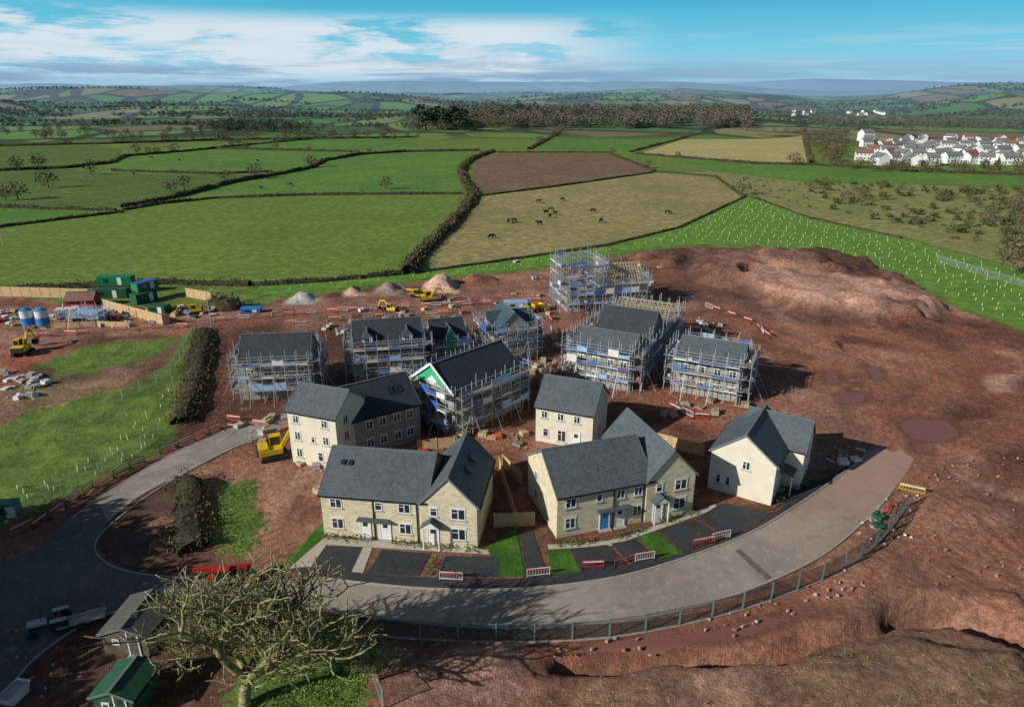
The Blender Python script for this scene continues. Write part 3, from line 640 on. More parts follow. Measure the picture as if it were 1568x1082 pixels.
def exF(w,r,d,W):
    w.add([(-.03,0.3,6.4),(-.03,8.2,6.4),(-.03,4.25,9.2)],[(0,1,2)],'greenm')
    w.add([(-.06,2.6,6.45),(-.06,5.9,6.45),(-.06,4.25,7.7)],[(0,1,2)],'white')
    for s in (-1,1): w.bar((-.3,4.25,9.45),(-.3,4.25+s*4.6,6.1),.08,'white',.35)
mF,WF=house('three_storey_house_under_construction',(697,668),(798,622),lambda W:[(0,W,0,8.5,6.3,9.2,'x')],openwins((2,5,8,11),(1,3.6)),[],wall='block',roof='slate_d',extra=exF)
scaffold(mF,0,WF,0,8.5,6.2,net=.6,seed=3)
mG,WG=house('house_under_construction',(374,612),(480,607),lambda W:[(0,W,0,7.5,6.0,9.0,'x')],openwins((1.5,4,6.5,8.8),(1,3.7)),[],wall='block',roof='slate_d')
scaffold(mG,0,WG,0,7.5,6.2,seed=4,net=.35)
def exH(w,r,d,W):
    for x in (W*.2,W*.78):
        prism(w,(x-.8,x+.8,.9,3.4,7.2,8.1,'y'),'white'); roofblk(r,(x-.8,x+.8,.7,3.4,7.2,8.1,'y'),'slate_d',.15); window(d,'F',.9,x,5.95,.9,1.1,False)
mH,WH=house('house_under_construction',(546,586),(650,578),lambda W:[(0,W,0,8,5.4,9.0,'x')],openwins((1.5,4,6.5,9),(1,3.4)),[],wall='block',roof='slate_d',extra=exH)
scaffold(mH,0,WH,0,8,6.2,seed=5,net=.35)
mH2,WH2=house('house_under_construction',(665,562),(716,556),lambda W:[(0,W,0,7,4.6,7.2,'x'),(W*.25,W*.75,-.4,3.5,4.6,6.6,'y','slate_d','greenm')],openwins((1,3.5),(1,)),[],wall='block',roof='slate_d')
scaffold(mH2,0,WH2,0,7,4.2,seed=6)
mI,WI=house('house_under_construction',(757,556),(818,548),lambda W:[(0,W,0,7,5.2,8.6,'y'),(.0,W,2.0,6.5,5.2,7.8,'x')],openwins((1.5,4.5),(1,3.4)),[],wall='block',roof='slate_b')
scaffold(mI,0,WI,0,7,6.2,seed=7,net=.35)
def trusses(b,x0,x1,y0,y1,e,r,step=.8,k='timber'):
    ym=(y0+y1)/2; n=int((x1-x0)/step)
    for i in range(n+1):
        x=x0+(x1-x0)*i/n
        b.bar((x,y0-.3,e),(x,ym,r),.07,k,.16); b.bar((x,y1+.3,e),(x,ym,r),.07,k,.16); b.bar((x,y0,e),(x,y1,e),.07,k,.14)
        b.bar((x,ym-1.2,e),(x,ym-1.8,(e+r)/2+.2),.06,k); b.bar((x,ym+1.2,e),(x,ym+1.8,(e+r)/2+.2),.06,k)
    for t in np.linspace(.1,.95,9):
        for s in (0,1):
            yy=y0+(ym-y0)*t if s==0 else y1+(ym-y1)*t; b.bar((x0,yy,e+(r-e)*t+.12),(x1,yy,e+(r-e)*t+.12),.06,k)
def exJ(w,r,d,W):
    w.box(.6,W+.6,17.2,25,0,5.4,'block'); trusses(r,.6,W+.6,17.2,25,5.4,8.6)
mJ,WJ=house('terrace_under_construction',(874,582),(962,599),lambda W:[(0,W,0,8,5.4,7.9,'x','slate'),(.8,W+.4,8.6,16.4,6.0,9.4,'x','slate_d')],lambda W:openwins((1.5,4,6.5,8.6),(1,3.5))+[('R',W,2,3.5,1.1,1.2),('R',W,6,3.5,1.1,1.2)],[],wall='block',extra=exJ)
scaffold(mJ,-.2,WJ+.3,0,26,6.2,seed=8,net=.45,top=1.6)
def exK(w,r,d,W):
    w.box(0,W*.42,0,8,0,4.4,'block'); w.box(W*.44,W,0,8,0,4.9,'block'); trusses(r,W*.46,W,0,8,4.9,9.2,.6)
    for x in np.arange(.5,W,1.3): w.box(x,x+.5,-.03,.0,1,2.2,'black')
mK,WK=house('terrace_under_construction',(868,478),(985,470),lambda W:[],[],[],extra=exK)
scaffold(mK,0,WK*.42,0,8,10.0,seed=9,net=.35,top=1.6); scaffold(mK,WK*.46,WK,0,8,6.1,seed=19,net=.4,top=2)
mL,WL=house('house_under_construction',(1030,598),(1128,616),lambda W:[(0,W,0,7.5,5.3,7.9,'x','slate')],openwins((1.4,4,6.4,8.6),(1,3.6)),[],wall='block')
scaffold(mL,0,WL,0,7.5,5.9,seed=10,net=.4)
# ---------------------------------------------------------------- village
def vhouse(x,y,rot,w,d,h,rk,z=0):
    b=MB(); q=(-w/2,w/2,-d/2,d/2,h,h+d*.34,'x'); prism(b,q,'white'); roofblk(b,q,rk,.25)
    for xx in np.arange(-w/2+1.2,w/2-.6,2.4):
        for zz in (1,3.4): b.box(xx-.4,xx+.4,-d/2-.05,-d/2,zz,zz+1.0,'glass')
    b.box(w/2-1,w/2-.3,-.4,.4,h+d*.15,h+d*.34+.9,'brickred')
    b.build('white_house',mat=Matrix.Translation((x,y,z))@Matrix.Rotation(rot,4,'Z'))
R=random.Random(5)
for row,(py,xa,xb,n) in enumerate([(251,1330,1560,8),(244,1316,1580,10),(237,1322,1600,11),(230,1340,1610,11),(224,1312,1600,11),(218,1318,1580,9)]):
    for i in range(n):
        px=xa+(xb-xa)*(i+R.uniform(.2,.8))/n; x,y=G(px,py+R.uniform(-2,2))
        vhouse(x,y,R.choice([0,.25,-.3,1.4,1.8])+R.uniform(-.15,.15),R.uniform(7,12),R.uniform(6,7.5),R.uniform(4.6,5.2),R.choice(['roof_vill','roof_vill','roof_vill','roof_vill','roof_red']))
x,y=G(1325,216); vhouse(x,y,.2,12,10,8,'roof_vill')
for i in range(14):
    u_=R.uniform(.38,.53); yy=R.uniform(1500,1750); vhouse(u_*yy,yy,R.uniform(0,3),R.uniform(8,12),7,4.5,'roof_vill',float(T(u_*yy,yy)))
# ---------------------------------------------------------------- hedges and far trees
def hedge(name,pts,w,h,world=False,dens=1.0,ks=('hedge_core','hedge'),qs=None):
    pts=pts if world else GP(pts); pl=np.array(resample(pts,1.2 if w<6 else 2)); 
    if len(pl)<3: return
    tg=np.gradient(pl,axis=0); tg/=np.linalg.norm(tg,axis=1)[:,None]+1e-9; nr=np.stack([-tg[:,1],tg[:,0]],1)
    prof=[(-.5,0),(-.45,.55),(-.2,.9),(.2,.9),(.45,.55),(.5,0)]; n=len(pl); V=[]
    hh=.4+1.05*fbm(np.arange(n)*1.0,np.zeros(n)+h*10,7,int(77+abs(pl[0,0])),4)
    ww=.6+.8*fbm(np.arange(n)*1.0,np.zeros(n)+w*10,9,int(7+abs(pl[0,1])),3)
    for a,b_ in prof:
        V.append(np.stack([pl[:,0]+nr[:,0]*a*w*ww*(.7+.4*rng.random(n)),pl[:,1]+nr[:,1]*a*w*ww*(.7+.4*rng.random(n)),b_*h*.75*hh*(.85+.3*rng.random(n))],1))
    V=np.stack(V,1).reshape(-1,3)
    i=np.arange(n-1)[:,None]*6+np.arange(5)[None]; i=i.ravel(); f=np.stack([i,i+1,i+7,i+6],1)
    q=int(n*1.2*11*dens*max(1,w/2.5)); s=rng.integers(0,n,q); a=rng.uniform(-.6,.6,q); zz=rng.uniform(.1,1.1,q)*(1-.35*np.abs(a)*2)
    c=np.stack([pl[s,0]+nr[s,0]*a*w*ww[s]+rng.normal(0,.4,q),pl[s,1]+nr[s,1]*a*w*ww[s]+rng.normal(0,.4,q),zz*h*hh[s]],1)
    qv,qf=quadcloud(c,qs or (.6 if h>1.2 else .35),.45)
    npmesh(name,np.concatenate([V,qv]),np.concatenate([f,qf+len(V)]),list(ks),np.r_[np.zeros(len(f)),np.ones(len(qf))])
HT=[]
hedge('hedge',smooth([(624,420),(640,395),(690,345),(714,318),(724,300),(712,280),(706,262),(722,245),(756,232)],5),3.8,3.0,dens=1.4)
for pl,w,h,tr in (([(390,437),(500,431),(620,419)],2,1.6,0),([(640,418),(800,395),(930,376),(1040,349),(1140,302)],1.1,1.0,0),([(190,322),(240,313),(330,304),(480,299),(600,298),(712,297)],1.9,1.6,.03),
 ([(-250,323),(0,318),(180,323)],2.0,1.6,.03),([(-200,381),(0,348),(190,325)],1.8,1.4,.02),([(190,318),(280,300),(350,281),(430,267),(475,258),(495,247),(550,237),(620,233),(735,231)],3.0,2.6,.04),
 ([(-250,272),(0,262),(100,258),(170,250),(190,240),(330,228),(540,233)],2.8,2.5,.08),([(172,262),(330,267),(420,263)],2.2,1.8,.04),([(-250,232),(0,224),(150,221),(330,215),(640,211)],3.4,3.0,.12),([(340,226),(500,211)],2.6,2.2,.08),
 ([(738,300),(850,286),(1003,264)],1.3,1.2,0),([(1003,263),(930,234),(760,234)],2.2,1.7,.03),([(975,236),(1150,251),(1240,253),(1400,263),(1650,272)],2.6,2.2,.06),([(1230,206),(1242,250)],3.4,2.4,.1),
 ([(810,229),(862,201),(1060,197),(1232,206)],3.4,2.6,.1),([(1003,263),(1095,270),(1140,302)],1.4,1.2,.02),([(965,233),(1076,204)],2.2,1.8,.04),([(1380,365),(1240,334),(1150,302)],.8,.8,0),([(-200,452),(0,446),(250,434),(390,437)],2.2,1.8,0)):
    hedge('hedge',pl,w,h)
    for p in resample(GP(pl),4):
        if rng.random()<tr: HT.append(p)
hedge('hedge',[(314,508),(306,560),(292,615),(276,655)],3.4,1.7,dens=4,qs=.32)
hedge('hedge',smooth([(282,742),(300,760),(290,800),(300,850)],4),3.8,1.8,dens=5,qs=.3)
hedge('hedge',[(330,468),(350,474),(372,470)],5,3.4,dens=1.6)
def ttemplate(n,kind):
    if kind=='bare':
        c=rng.normal(size=(n,3)); c/=np.linalg.norm(c,axis=1)[:,None]; c*=rng.uniform(.25,1,(n,1))**.5*np.array([.42,.42,.4]); c[:,2]+=.6
        c+=.06*rng.normal(size=c.shape); v,f=quadcloud(c,.13,.35)
    elif kind=='pine':
        c=rng.normal(size=(n,3)); c/=np.linalg.norm(c,axis=1)[:,None]; c*=rng.uniform(.5,1,(n,1))*np.array([.3,.3,.18]); k=rng.integers(0,4,n)
        c+=np.array([[0,0,.85],[.18,.05,.68],[-.2,.1,.7],[.0,-.15,.6]])[k]; v,f=quadcloud(c,.14,.7)
    else:
        c=rng.normal(size=(n,3)); c/=np.linalg.norm(c,axis=1)[:,None]; c*=rng.uniform(.5,1,(n,1))*np.array([.5,.5,.5])*(.8+.3*np.sin(c[:,:1]*7)); c[:,2]=np.abs(c[:,2]+.35); v,f=quadcloud(c,.18,.6)
    if kind in('bare','pine'):
        r=.025; t=np.array([[-r,0,0],[r,0,0],[r*.4,0,.75],[-r*.4,0,.75],[0,-r,0],[0,r,0],[0,r*.4,.75],[0,-r*.4,.75]]); f=np.concatenate([np.array([[0,1,2,3],[4,5,6,7]]),f+8]); v=np.concatenate([t,v])
    return v,f
TT={k:[ttemplate(n,k) for _ in range(5)] for k,n in (('bare',170),('pine',160),('bush',60))}
def forest(name,pts,hs,kind,mats,wd=1.0):
    V=[];Fs=[];o=0; pts=np.array(pts); zz=T(pts[:,0],pts[:,1])
    for (x,y),h,z in zip(pts,hs,zz):
        v,f=TT[kind][rng.integers(5)]; a=rng.uniform(0,6.28); c,s=math.cos(a),math.sin(a); w_=h*wd*rng.uniform(.8,1.3)
        V.append(np.stack([(v[:,0]*c-v[:,1]*s)*w_+x,(v[:,0]*s+v[:,1]*c)*w_+y,v[:,2]*h+z-.1],1)); Fs.append(f+o); o+=len(v)
    return npmesh(name,np.concatenate(V),np.concatenate(Fs),mats)
forest('hedgerow_trees',HT,rng.uniform(4.5,9,len(HT)),'bare',['bare'],1.1)
def inpoly(px,n):
    pts=GP(px); a=np.array(pts)
    lo=a.min(0); hi=a.max(0)
    q=rng.uniform(lo,hi,(n*8,2)); s=sdf(q[:,0],q[:,1],pts); q=q[s>0][:n]; return q
def band(y0,y1,u0,u1,n):
    yy=rng.uniform(y0,y1,n); return np.stack([yy*rng.uniform(u0,u1,n),yy],1)
U=lambda px:(px-784)/F/.9351*.88
q=band(920,1300,U(690),U(1150),950); forest('distant_woodland',q,rng.uniform(9,18,len(q)),'bare',['bare'])
q=band(1000,1300,U(740),U(1130),60); forest('distant_woodland',q,rng.uniform(12,20,len(q)),'bare',['evergreen'])
q=band(880,1000,U(642),U(705),18); forest('pine_clump',q,rng.uniform(17,30,len(q)),'pine',['evergreen'])
q=band(880,1000,U(630),U(740),60); forest('distant_woodland',q,rng.uniform(9,14,len(q)),'bare',['bare'])
q=band(860,1050,U(320),U(455),70); forest('distant_woodland',q,rng.uniform(8,15,len(q)),'bare',['evergreen'])
q=band(860,1050,U(300),U(475),60); forest('distant_woodland',q,rng.uniform(8,13,len(q)),'bare',['bare'])
q=band(700,1000,-.95,U(640),110); forest('distant_trees',q,rng.uniform(6,10,len(q)),'bare',['bare'])
pts=[]
for _ in range(150):
    r0=rng.uniform(1000,3400); u0=rng.uniform(-1,1); L=rng.uniform(100,450); a=rng.normal(0,.35); n_=int(L/ (9 if r0<2200 else 14))
    t=np.linspace(0,L,n_); pts.append(np.stack([u0*r0+t*math.cos(a)+rng.normal(0,3,n_),r0+t*math.sin(a)+rng.normal(0,3,n_)],1))
for _ in range(60):
    r0=rng.uniform(1300,4200); u0=rng.uniform(-1,1); n_=70; pts.append(np.stack([u0*r0+rng.normal(0,80,n_),r0+rng.normal(0,28,n_)],1))
q=np.concatenate(pts); q=q[(q[:,1]>950)]; forest('distant_trees',q,rng.uniform(5,11,len(q)),'bush',['gorse'],1.0)
q=inpoly([(1235,280),(1640,292),(1700,400),(1568,400),(1400,352),(1250,318)],190); forest('scrub_bushes',q,rng.uniform(1.0,3.6,len(q)),'bush',['gorse'],1.4)
q=inpoly([(1235,280),(1640,292),(1700,400),(1568,400),(1400,352),(1250,318)],90); forest('scrub_bushes',q,rng.uniform(1.5,4,len(q)),'bare',['bare'],1.4)
q=inpoly([(1480,300),(1700,300),(1800,400),(1530,400)],70); forest('scrub_bushes',q,rng.uniform(3,6,len(q)),'bare',['bare'],1.1)
q=inpoly([(1060,266),(1240,280),(1240,320),(1150,300)],50); forest('scrub_bushes',q,rng.uniform(.5,1.5,len(q)),'bush',['gorse'],1.3)
q=np.concatenate([inpoly([(1240,208),(1300,200),(1300,255),(1250,252)],90),inpoly([(1290,256),(1600,262),(1600,268),(1290,262)],45)]); forest('distant_trees',q,rng.uniform(4,8,len(q)),'bare',['bare'])
q=band(900,1400,U(1250),.85,280); forest('distant_trees',q,rng.uniform(6,11,len(q)),'bare',['bare'])
for px,py,h in ((140,268,9),(283,292,8),(262,294,6),(28,306,8),(590,290,6),(10,308,6),(345,276,6),(60,258,9),(210,236,8),(75,288,9)): 
    forest('bare_tree',[G(px,py)],[h],'bare',['bare'],1.2)
forest('bare_tree',[G(1555,420),G(1580,395)],[8,9],'bare',['bare'],1.2)
# ---------------------------------------------------------------- tree guards and tufts
def guards(px,step,h=.6,r=.05,keep=.85):
    pts=GP(px); a=np.array(pts); lo=a.min(0);hi=a.max(0); xs=np.arange(lo[0],hi[0],step); ys=np.arange(lo[1],hi[1],step*1.05)
    GX,GY=np.meshgrid(xs,ys); GX=GX+rng.normal(0,.5,GX.shape)+ (np.arange(len(ys))%2)[:,None]*step/2; GY=GY+rng.normal(0,.5,GY.shape)
    s=(sdf(GX,GY,pts)>1)&(rng.random(GX.shape)<keep); x=GX[s];y=GY[s];n=len(x); tx=rng.normal(0,.06,n); 
    V=[]
    for (dx,dy) in ((-r,-r),(r,-r),(r,r),(-r,r)):
        V.append(np.stack([x+dx,y+dy,np.zeros(n)],1)); V.append(np.stack([x+dx+tx,y+dy,np.full(n,h)],1))
    V=np.stack(V,1).reshape(-1,3); b=np.arange(n)[:,None,None]*8; f=b+np.array([[0,2,3,1],[2,4,5,3],[4,6,7,5],[6,0,1,7],[1,3,5,7]])[None]
    return V,f.reshape(-1,4)
M['guard']=basic('tree_guard_plastic',S(184,194,140),.15,.4,.7)
for px,st,h_,r_ in (([(940,380),(1040,353),(1140,307),(1160,305),(1240,337),(1380,368),(1568,420),(1750,470),(1750,560),(1568,500),(1470,466),(1400,427),(1290,393),(1130,373),(1060,372)],3.4,.65,.06),
 ([(400,440),(620,422),(800,399),(925,380),(950,386),(880,402),(640,427),(400,450)],3.0,.6,.05),([(290,530),(270,600),(258,668),(230,698),(120,748),(20,790),(-100,830),(-100,770),(80,730),(190,660),(255,580)],1.7,.65,.045)):
    V,f=guards(px,st,h_,r_); npmesh('tree_guards',V,f,['guard'])
c=[]
q=inpoly([(880,1040),(1200,1020),(1400,985),(1568,1010),(1600,1100),(900,1110)],70)
for p in q: c.append(np.stack([p[0]+rng.normal(0,.14,20),p[1]+rng.normal(0,.14,20),rng.uniform(.9,1.45,20)],1))
V,f=quadcloud(np.concatenate(c),.13,.3); npmesh('grass_tufts',V,f,['tuft'])
q=np.concatenate([inpoly([(375,985),(480,965),(555,1010),(560,1082),(400,1100)],500),inpoly([(335,740),(380,740),(395,790),(395,845),(335,848)],160)])
q=np.repeat(q,10,axis=0)+rng.normal(0,.3,(len(q)*10,2)); V,f=quadcloud(np.concatenate([q,rng.uniform(.02,.3,(len(q),1))],1),.2,.25); npmesh('rough_grass',V,f,['tuft'])
c=[]
for p in resample(GP([(500,826),(560,829)]),1)+resample(GP([(605,833),(655,838)]),1)+resample(GP([(672,840),(735,845)]),1)+resample(GP([(655,880),(670,852)]),.8)+resample(GP([(858,836),(905,832)]),1)+resample(GP([(945,825),(985,812)]),1)+resample(GP([(1015,800),(1060,788)]),.9)+resample(GP([(1190,770),(1225,745)]),.9)+resample(GP([(1232,745),(1270,722)]),.9):
    if rng.random()<.85: n_=40; c.append(np.stack([p[0]+rng.normal(0,.22,n_),p[1]+rng.normal(0,.22,n_),rng.uniform(.05,.7,n_)],1))
V,f=quadcloud(np.concatenate(c),.16,.7); npmesh('garden_shrubs',V,f,['shrub'])
# ---------------------------------------------------------------- big tree
def bigtree(name,seed,height,loc,spread=1.0,levels=6,leaf=2600,lsz=.22,per=2,asp=.12,spr=.16,wide=1.0,taper=.3,kr=.76,tr=.04):
    R=random.Random(seed); segs=[]; tips=[]
    def grow(p,d,L,r,lv):
        n=4 if lv<3 else 3; q=p.copy(); dd=d.copy(); rr=r
        for i in range(n):
            dd=(dd+Vector((R.gauss(0,.18),R.gauss(0,.18),R.gauss(0,.13)+.02*(lv>0)))).normalized(); nq=q+dd*L/n; r2=r*(1-taper*(i+1)/n)
            segs.append((q.copy(),nq.copy(),rr,r2)); q=nq; rr=r2
            if lv>=3: tips.append(q.copy())
            if lv<levels and i>=1 and i<n-1 and lv>0 or (lv<levels and lv>=2 and i<n-1 and R.random()<.5):
                a=R.uniform(0,6.28); sd=Vector((math.cos(a),math.sin(a),R.uniform(-.1,.5))); grow(q,(dd*.55+sd*.75).normalized(),L*R.uniform(.5,.72),rr*.55,lv+1)
        if lv<levels:
            k=5 if lv==0 else 2+(R.random()<.35)
            for j in range(k):
                a=j*6.283/k+R.uniform(-.5,.5); sd=Vector((math.cos(a),math.sin(a),0)); tilt=.85 if lv==0 else .62
                grow(q,(dd*.75+sd*tilt*spread+Vector((0,0,.1))).normalized(),L*R.uniform(.68,.88) if lv else L*R.uniform(1.2,1.5),rr*kr,lv+1)
    grow(Vector((0,0,0)),Vector((0,0,1)),height*.2,height*tr,0)
    Pn=np.array([s[0] for s in segs]);Q=np.array([s[1] for s in segs]);r0=np.array([max(s[2],.013) for s in segs]);r1=np.array([max(s[3],.01) for s in segs])
    D=Q-Pn; D/=np.linalg.norm(D,axis=1)[:,None]; A=np.where(np.abs(D[:,2:3])<.9,[[0,0,1.]],[[1.,0,0]]); Un=np.cross(D,A); Un/=np.linalg.norm(Un,axis=1)[:,None]; Wn=np.cross(Un,D)
    k=4; vs=[]
    for j in range(k):
        t=6.283*j/k; o=Un*math.cos(t)+Wn*math.sin(t); vs.append(Pn+o*r0[:,None]); vs.append(Q+o*r1[:,None])
    V=np.stack(vs,1).reshape(-1,3); b=np.arange(len(segs))[:,None,None]*2*k
    f=(b+np.array([[2*j,2*((j+1)%k),2*((j+1)%k)+1,2*j+1] for j in range(k)])[None]).reshape(-1,4)
    tp=np.array(tips); tp=tp[rng.random(len(tp))<min(1,leaf/len(tp))]; c=np.repeat(tp,per,axis=0)+rng.normal(0,spr,(len(tp)*per,3)); qv,qf=quadcloud(c,lsz,asp)
    sc=height/V[:,2].max()
    o=npmesh(name,np.concatenate([V,qv])*np.array([sc*wide,sc*wide,sc]),np.concatenate([f,qf+len(V)]),['bark','lichen'],np.r_[np.zeros(len(f)),np.ones(len(qf))])
    o.location=loc; return o
t1=bigtree('bare_tree',4,13.0,(-20.0,38.5,0),1.15,5,5000,.3,1,.14,.2,1.06,.22,.84,.036)
t2=bigtree('ivy_covered_tree',9,14,(-59,41,0),1.0,5,6000,.7,3,.6,.4)
for (x,y,r_,s_) in ((-66,47,1.0,1.0),(-57,33,2.2,1.0)):
    o=bpy.data.objects.new('ivy_covered_tree',t2.data); scene.collection.objects.link(o); o.location=(x,y,0); o.rotation_euler=(0,0,r_); o.scale=(s_,)*3
t3=bigtree('bare_bush',12,5.0,(-14.0,42.0,0),1.3,5,2500); t4=bigtree('bare_bush',15,4.6,(-26.5,44.0,0),1.3,5,2000); t5=bigtree('bare_bush',22,3.6,(-10.5,41.0,0),1.3,4,1200)
# ---------------------------------------------------------------- fences
def meshfence(name,pts,h,post,k,pk,step=2.5,base=True):
    pl=resample(GP(pts),step); b=MB()
    for i,p in enumerate(pl):
        b.box(p[0]-post,p[0]+post,p[1]-post,p[1]+post,0,h+.1,pk)
        if i+1<len(pl):
            q=pl[i+1]; b.add([(p[0],p[1],.12),(q[0],q[1],.12),(q[0],q[1],h),(p[0],p[1],h)],[(0,1,2,3)],k)
            for z in (.12,h): b.bar((*p,z),(*q,z),.04,pk)
            if base: b.bar((p[0],p[1],.07),(q[0],q[1],.07),.2,'kerb',.14)
    b.build(name)
meshfence('mesh_fence',smooth([(425,955),(520,968),(640,978),(760,983),(880,980),(960,972),(1050,955),(1140,932),(1230,900),(1290,872),(1340,835),(1372,798),(1396,764)],5),1.9,.07,'mesh','fencegreen',3.2)
meshfence('temporary_fence',[(305,505),(262,575),(180,618)],1.9,.03,'heras','steel',3.4,False)
meshfence('temporary_fence',[(560,1000),(572,1040),(590,1095)],1.9,.04,'heras','steel',3.0,False)
meshfence('temporary_fence',[(1435,400),(1500,420),(1568,440),(1640,465)],1.7,.03,'heras','steel',3.4,False)
meshfence('temporary_fence',[(245,668),(180,712),(100,752),(20,800)],1.6,.03,'heras','steel',3.4,False)
def woodfence(name,pts,h=1.8,k='fencewood'):
    b=MB(); pl=resample(GP(pts),.24)
    for i in range(len(pl)-1):
        p,q=pl[i],pl[i+1]; dx,dy=q[0]-p[0],q[1]-p[1]; b.bar((p[0]+dx*.04,p[1]+dy*.04,h/2+.05),(p[0]+dx*.96,p[1]+dy*.96,h/2+.05),.03,k,h-.1+random.uniform(-.01,.01))
    for p in resample(GP(pts),2.4): b.box(p[0]-.06,p[0]+.06,p[1]-.06,p[1]+.06,0,h+.12,k)
    b.build(name)
woodfence('timber_fence',[(757,808),(805,806),(822,805)]); woodfence('timber_fence',[(742,722),(770,715),(800,745)]); woodfence('timber_fence',[(790,806),(764,716)])
woodfence('timber_fence',[(1000,680),(1080,700)]); woodfence('timber_fence',[(640,690),(700,685)],1.6)
woodfence('timber_hoarding',[(-120,458),(0,454),(138,458)],2.4); woodfence('timber_hoarding',[(160,473),(250,498),(262,495)],2.2); woodfence('timber_hoarding',[(286,455),(325,462)],2.2); woodfence('timber_hoarding',[(60,505),(150,500),(200,502)],1.2)
def barriers(name,pts,ks=('red','whites'),step=2.2,h=1.0,skip=.15):
    pl=resample(GP(pts),step); b=MB()
    for i in range(len(pl)-1):
        if random.random()<skip: continue
        p=Vector(pl[i]);q=Vector(pl[i+1]); d=(q-p)*.93; q=p+d; j=Vector((random.gauss(0,.12),random.gauss(0,.12))); p=p+j; q=q-j; n=Vector((-d.y,d.x)).normalized()*.25; k=ks[i%len(ks)]
        for z in (.25,h): b.bar((*p,z),(*q,z),.06,k)
        b.bar((*p,h*.82),(*q,h*.82),.03,'whites' if k!='whites' else 'red',.14)
        for t in np.linspace(0,1,9): c_=p+(q-p)*t; b.bar((*c_,.25),(*c_,h),.03,k)
        for c_ in (p,q): b.bar((*(c_-n),.05),(*(c_+n),.05),.12,'black',.1); b.bar((*c_,0),(*c_,h),.06,k)
    b.build(name)
barriers('plastic_barrier',[(340,655),(230,702),(140,750),(60,805),(10,840)],('black','red','black'),skip=.1)
barriers('plastic_barrier',[(330,492),(480,480),(640,470),(830,462)],('red','orange','whites')); barriers('plastic_barrier',[(400,500),(560,487),(700,480)],('orange','whites'),skip=.3)
barriers('plastic_barrier',[(1080,470),(1150,495),(1180,520)],('whites','red'),2.2,1,.3); barriers('plastic_barrier',[(330,640),(440,660),(480,640)],('red','orange'),skip=.4)
barriers('plastic_barrier',[(840,470),(850,560),(820,600)],('red','whites'),skip=.3); barriers('plastic_barrier',[(800,640),(700,672),(650,690)],('orange','whites','red'),skip=.35); barriers('plastic_barrier',[(990,610),(1060,640),(1180,650)],('red','whites'),skip=.5)
barriers('pedestrian_barrier',[(674,889),(712,889)],('whites',),skip=0); barriers('pedestrian_barrier',[(716,889),(748,888)],('red',),skip=0)
barriers('pedestrian_barrier',[(808,884),(845,881)],('whites',),skip=0); barriers('pedestrian_barrier',[(892,872),(930,868)],('red',),skip=0); barriers('pedestrian_barrier',[(940,866),(1008,855)],('red','whites'),skip=0)
barriers('pedestrian_barrier',[(1065,838),(1140,815)],('red','whites'),skip=0); barriers('plastic_barrier',[(1380,750),(1418,760)],('yellow',),skip=0); barriers('plastic_barrier',[(1462,735),(1488,742)],('yellow',),skip=0)
barriers('plastic_barrier',[(1345,800),(1372,770)],('whites','red'),skip=.2); barriers('plastic_barrier',[(20,820),(70,795)],('orange','whites','red'),skip=0); barriers('plastic_barrier',[(0,520),(120,512),(300,500)],('red','whites','orange'),skip=.4)
# ---------------------------------------------------------------- machines
def excavator(px,py,rot,s=1.0):
    e=empty('excavator',place(px,py,rot,0,s))
    t=MB()
    for sy in (-1,1):
        y0=sy*1.15
        prof=[(-1.7,.1),(-1.4,0),(1.4,0),(1.7,.1),(1.85,.4),(1.6,.75),(-1.6,.75),(-1.85,.4)]
        vs=[(x,y0-.27,z) for x,z in prof]+[(x,y0+.27,z) for x,z in prof]; n=len(prof)
        t.add(vs,[tuple(range(n)),tuple(range(2*n-1,n-1,-1))]+[(i,(i+1)%n,n+(i+1)%n,n+i) for i in range(n)],'rubber')
    t.box(-.8,.8,-.9,.9,.3,.85,'metald'); t.build('tracks',e)
    b=MB(); b.box(-1.9,1.2,-1.2,1.2,.95,1.75,'yellow'); b.box(-1.9,-.6,-1.15,1.15,1.75,2.1,'yellow'); b.box(-2.15,-1.9,-1.1,1.1,.95,1.9,'metald'); b.build('body',e,bevel=.06)
    c=MB(); c.box(-.3,1.15,.2,1.18,1.76,2.95,'glass'); c.box(-.35,1.2,.15,1.22,2.95,3.08,'yellow')
    for x in (-.3,1.1):
        for y in (.2,1.15): c.box(x-.04,x+.06,y-.04,y+.04,1.75,2.95,'yellow')
    c.build('cab',e)
    a=MB(); pts=[(1.1,-.25,1.5),(2.5,-.25,3.7),(4.1,-.25,3.6),(5.1,-.25,1.5)]
    a.bar(pts[0],pts[1],.34,'yellow',.5); a.bar(pts[1],pts[2],.32,'yellow',.42); a.bar(pts[2],pts[3],.26,'yellow',.32); a.bar((1.3,-.25,1.3),(2.6,-.25,3.1),.14,'metald'); a.bar((2.8,-.25,4.0),(4.1,-.25,3.9),.14,'metald')
    a.build('boom_and_arm',e)
    k=MB(); k.add([(4.6,-.75,1.5),(5.4,-.75,1.5),(5.3,-.75,.7),(4.7,-.75,.35),(4.3,-.75,.8),(4.6,.25,1.5),(5.4,.25,1.5),(5.3,.25,.7),(4.7,.25,.35),(4.3,.25,.8)],[(0,1,2,3,4),(5,6,7,8,9),(1,2,7,6),(2,3,8,7),(3,4,9,8),(0,1,6,5)],'metald'); k.build('bucket',e)
excavator(420,700,25,.92); excavator(36,542,100,.9); excavator(655,462,20,.75); excavator(300,480,200,.7); excavator(600,478,160,.65)
def wheel(b,x,y,r,w,k='rubber'):
    b.cyl((x,y-w/2,r),(x,y+w/2,r),r,r,k,16); b.cyl((x,y-w/2-.02,r),(x,y+w/2+.02,r),r*.5,r*.5,'metald',10)
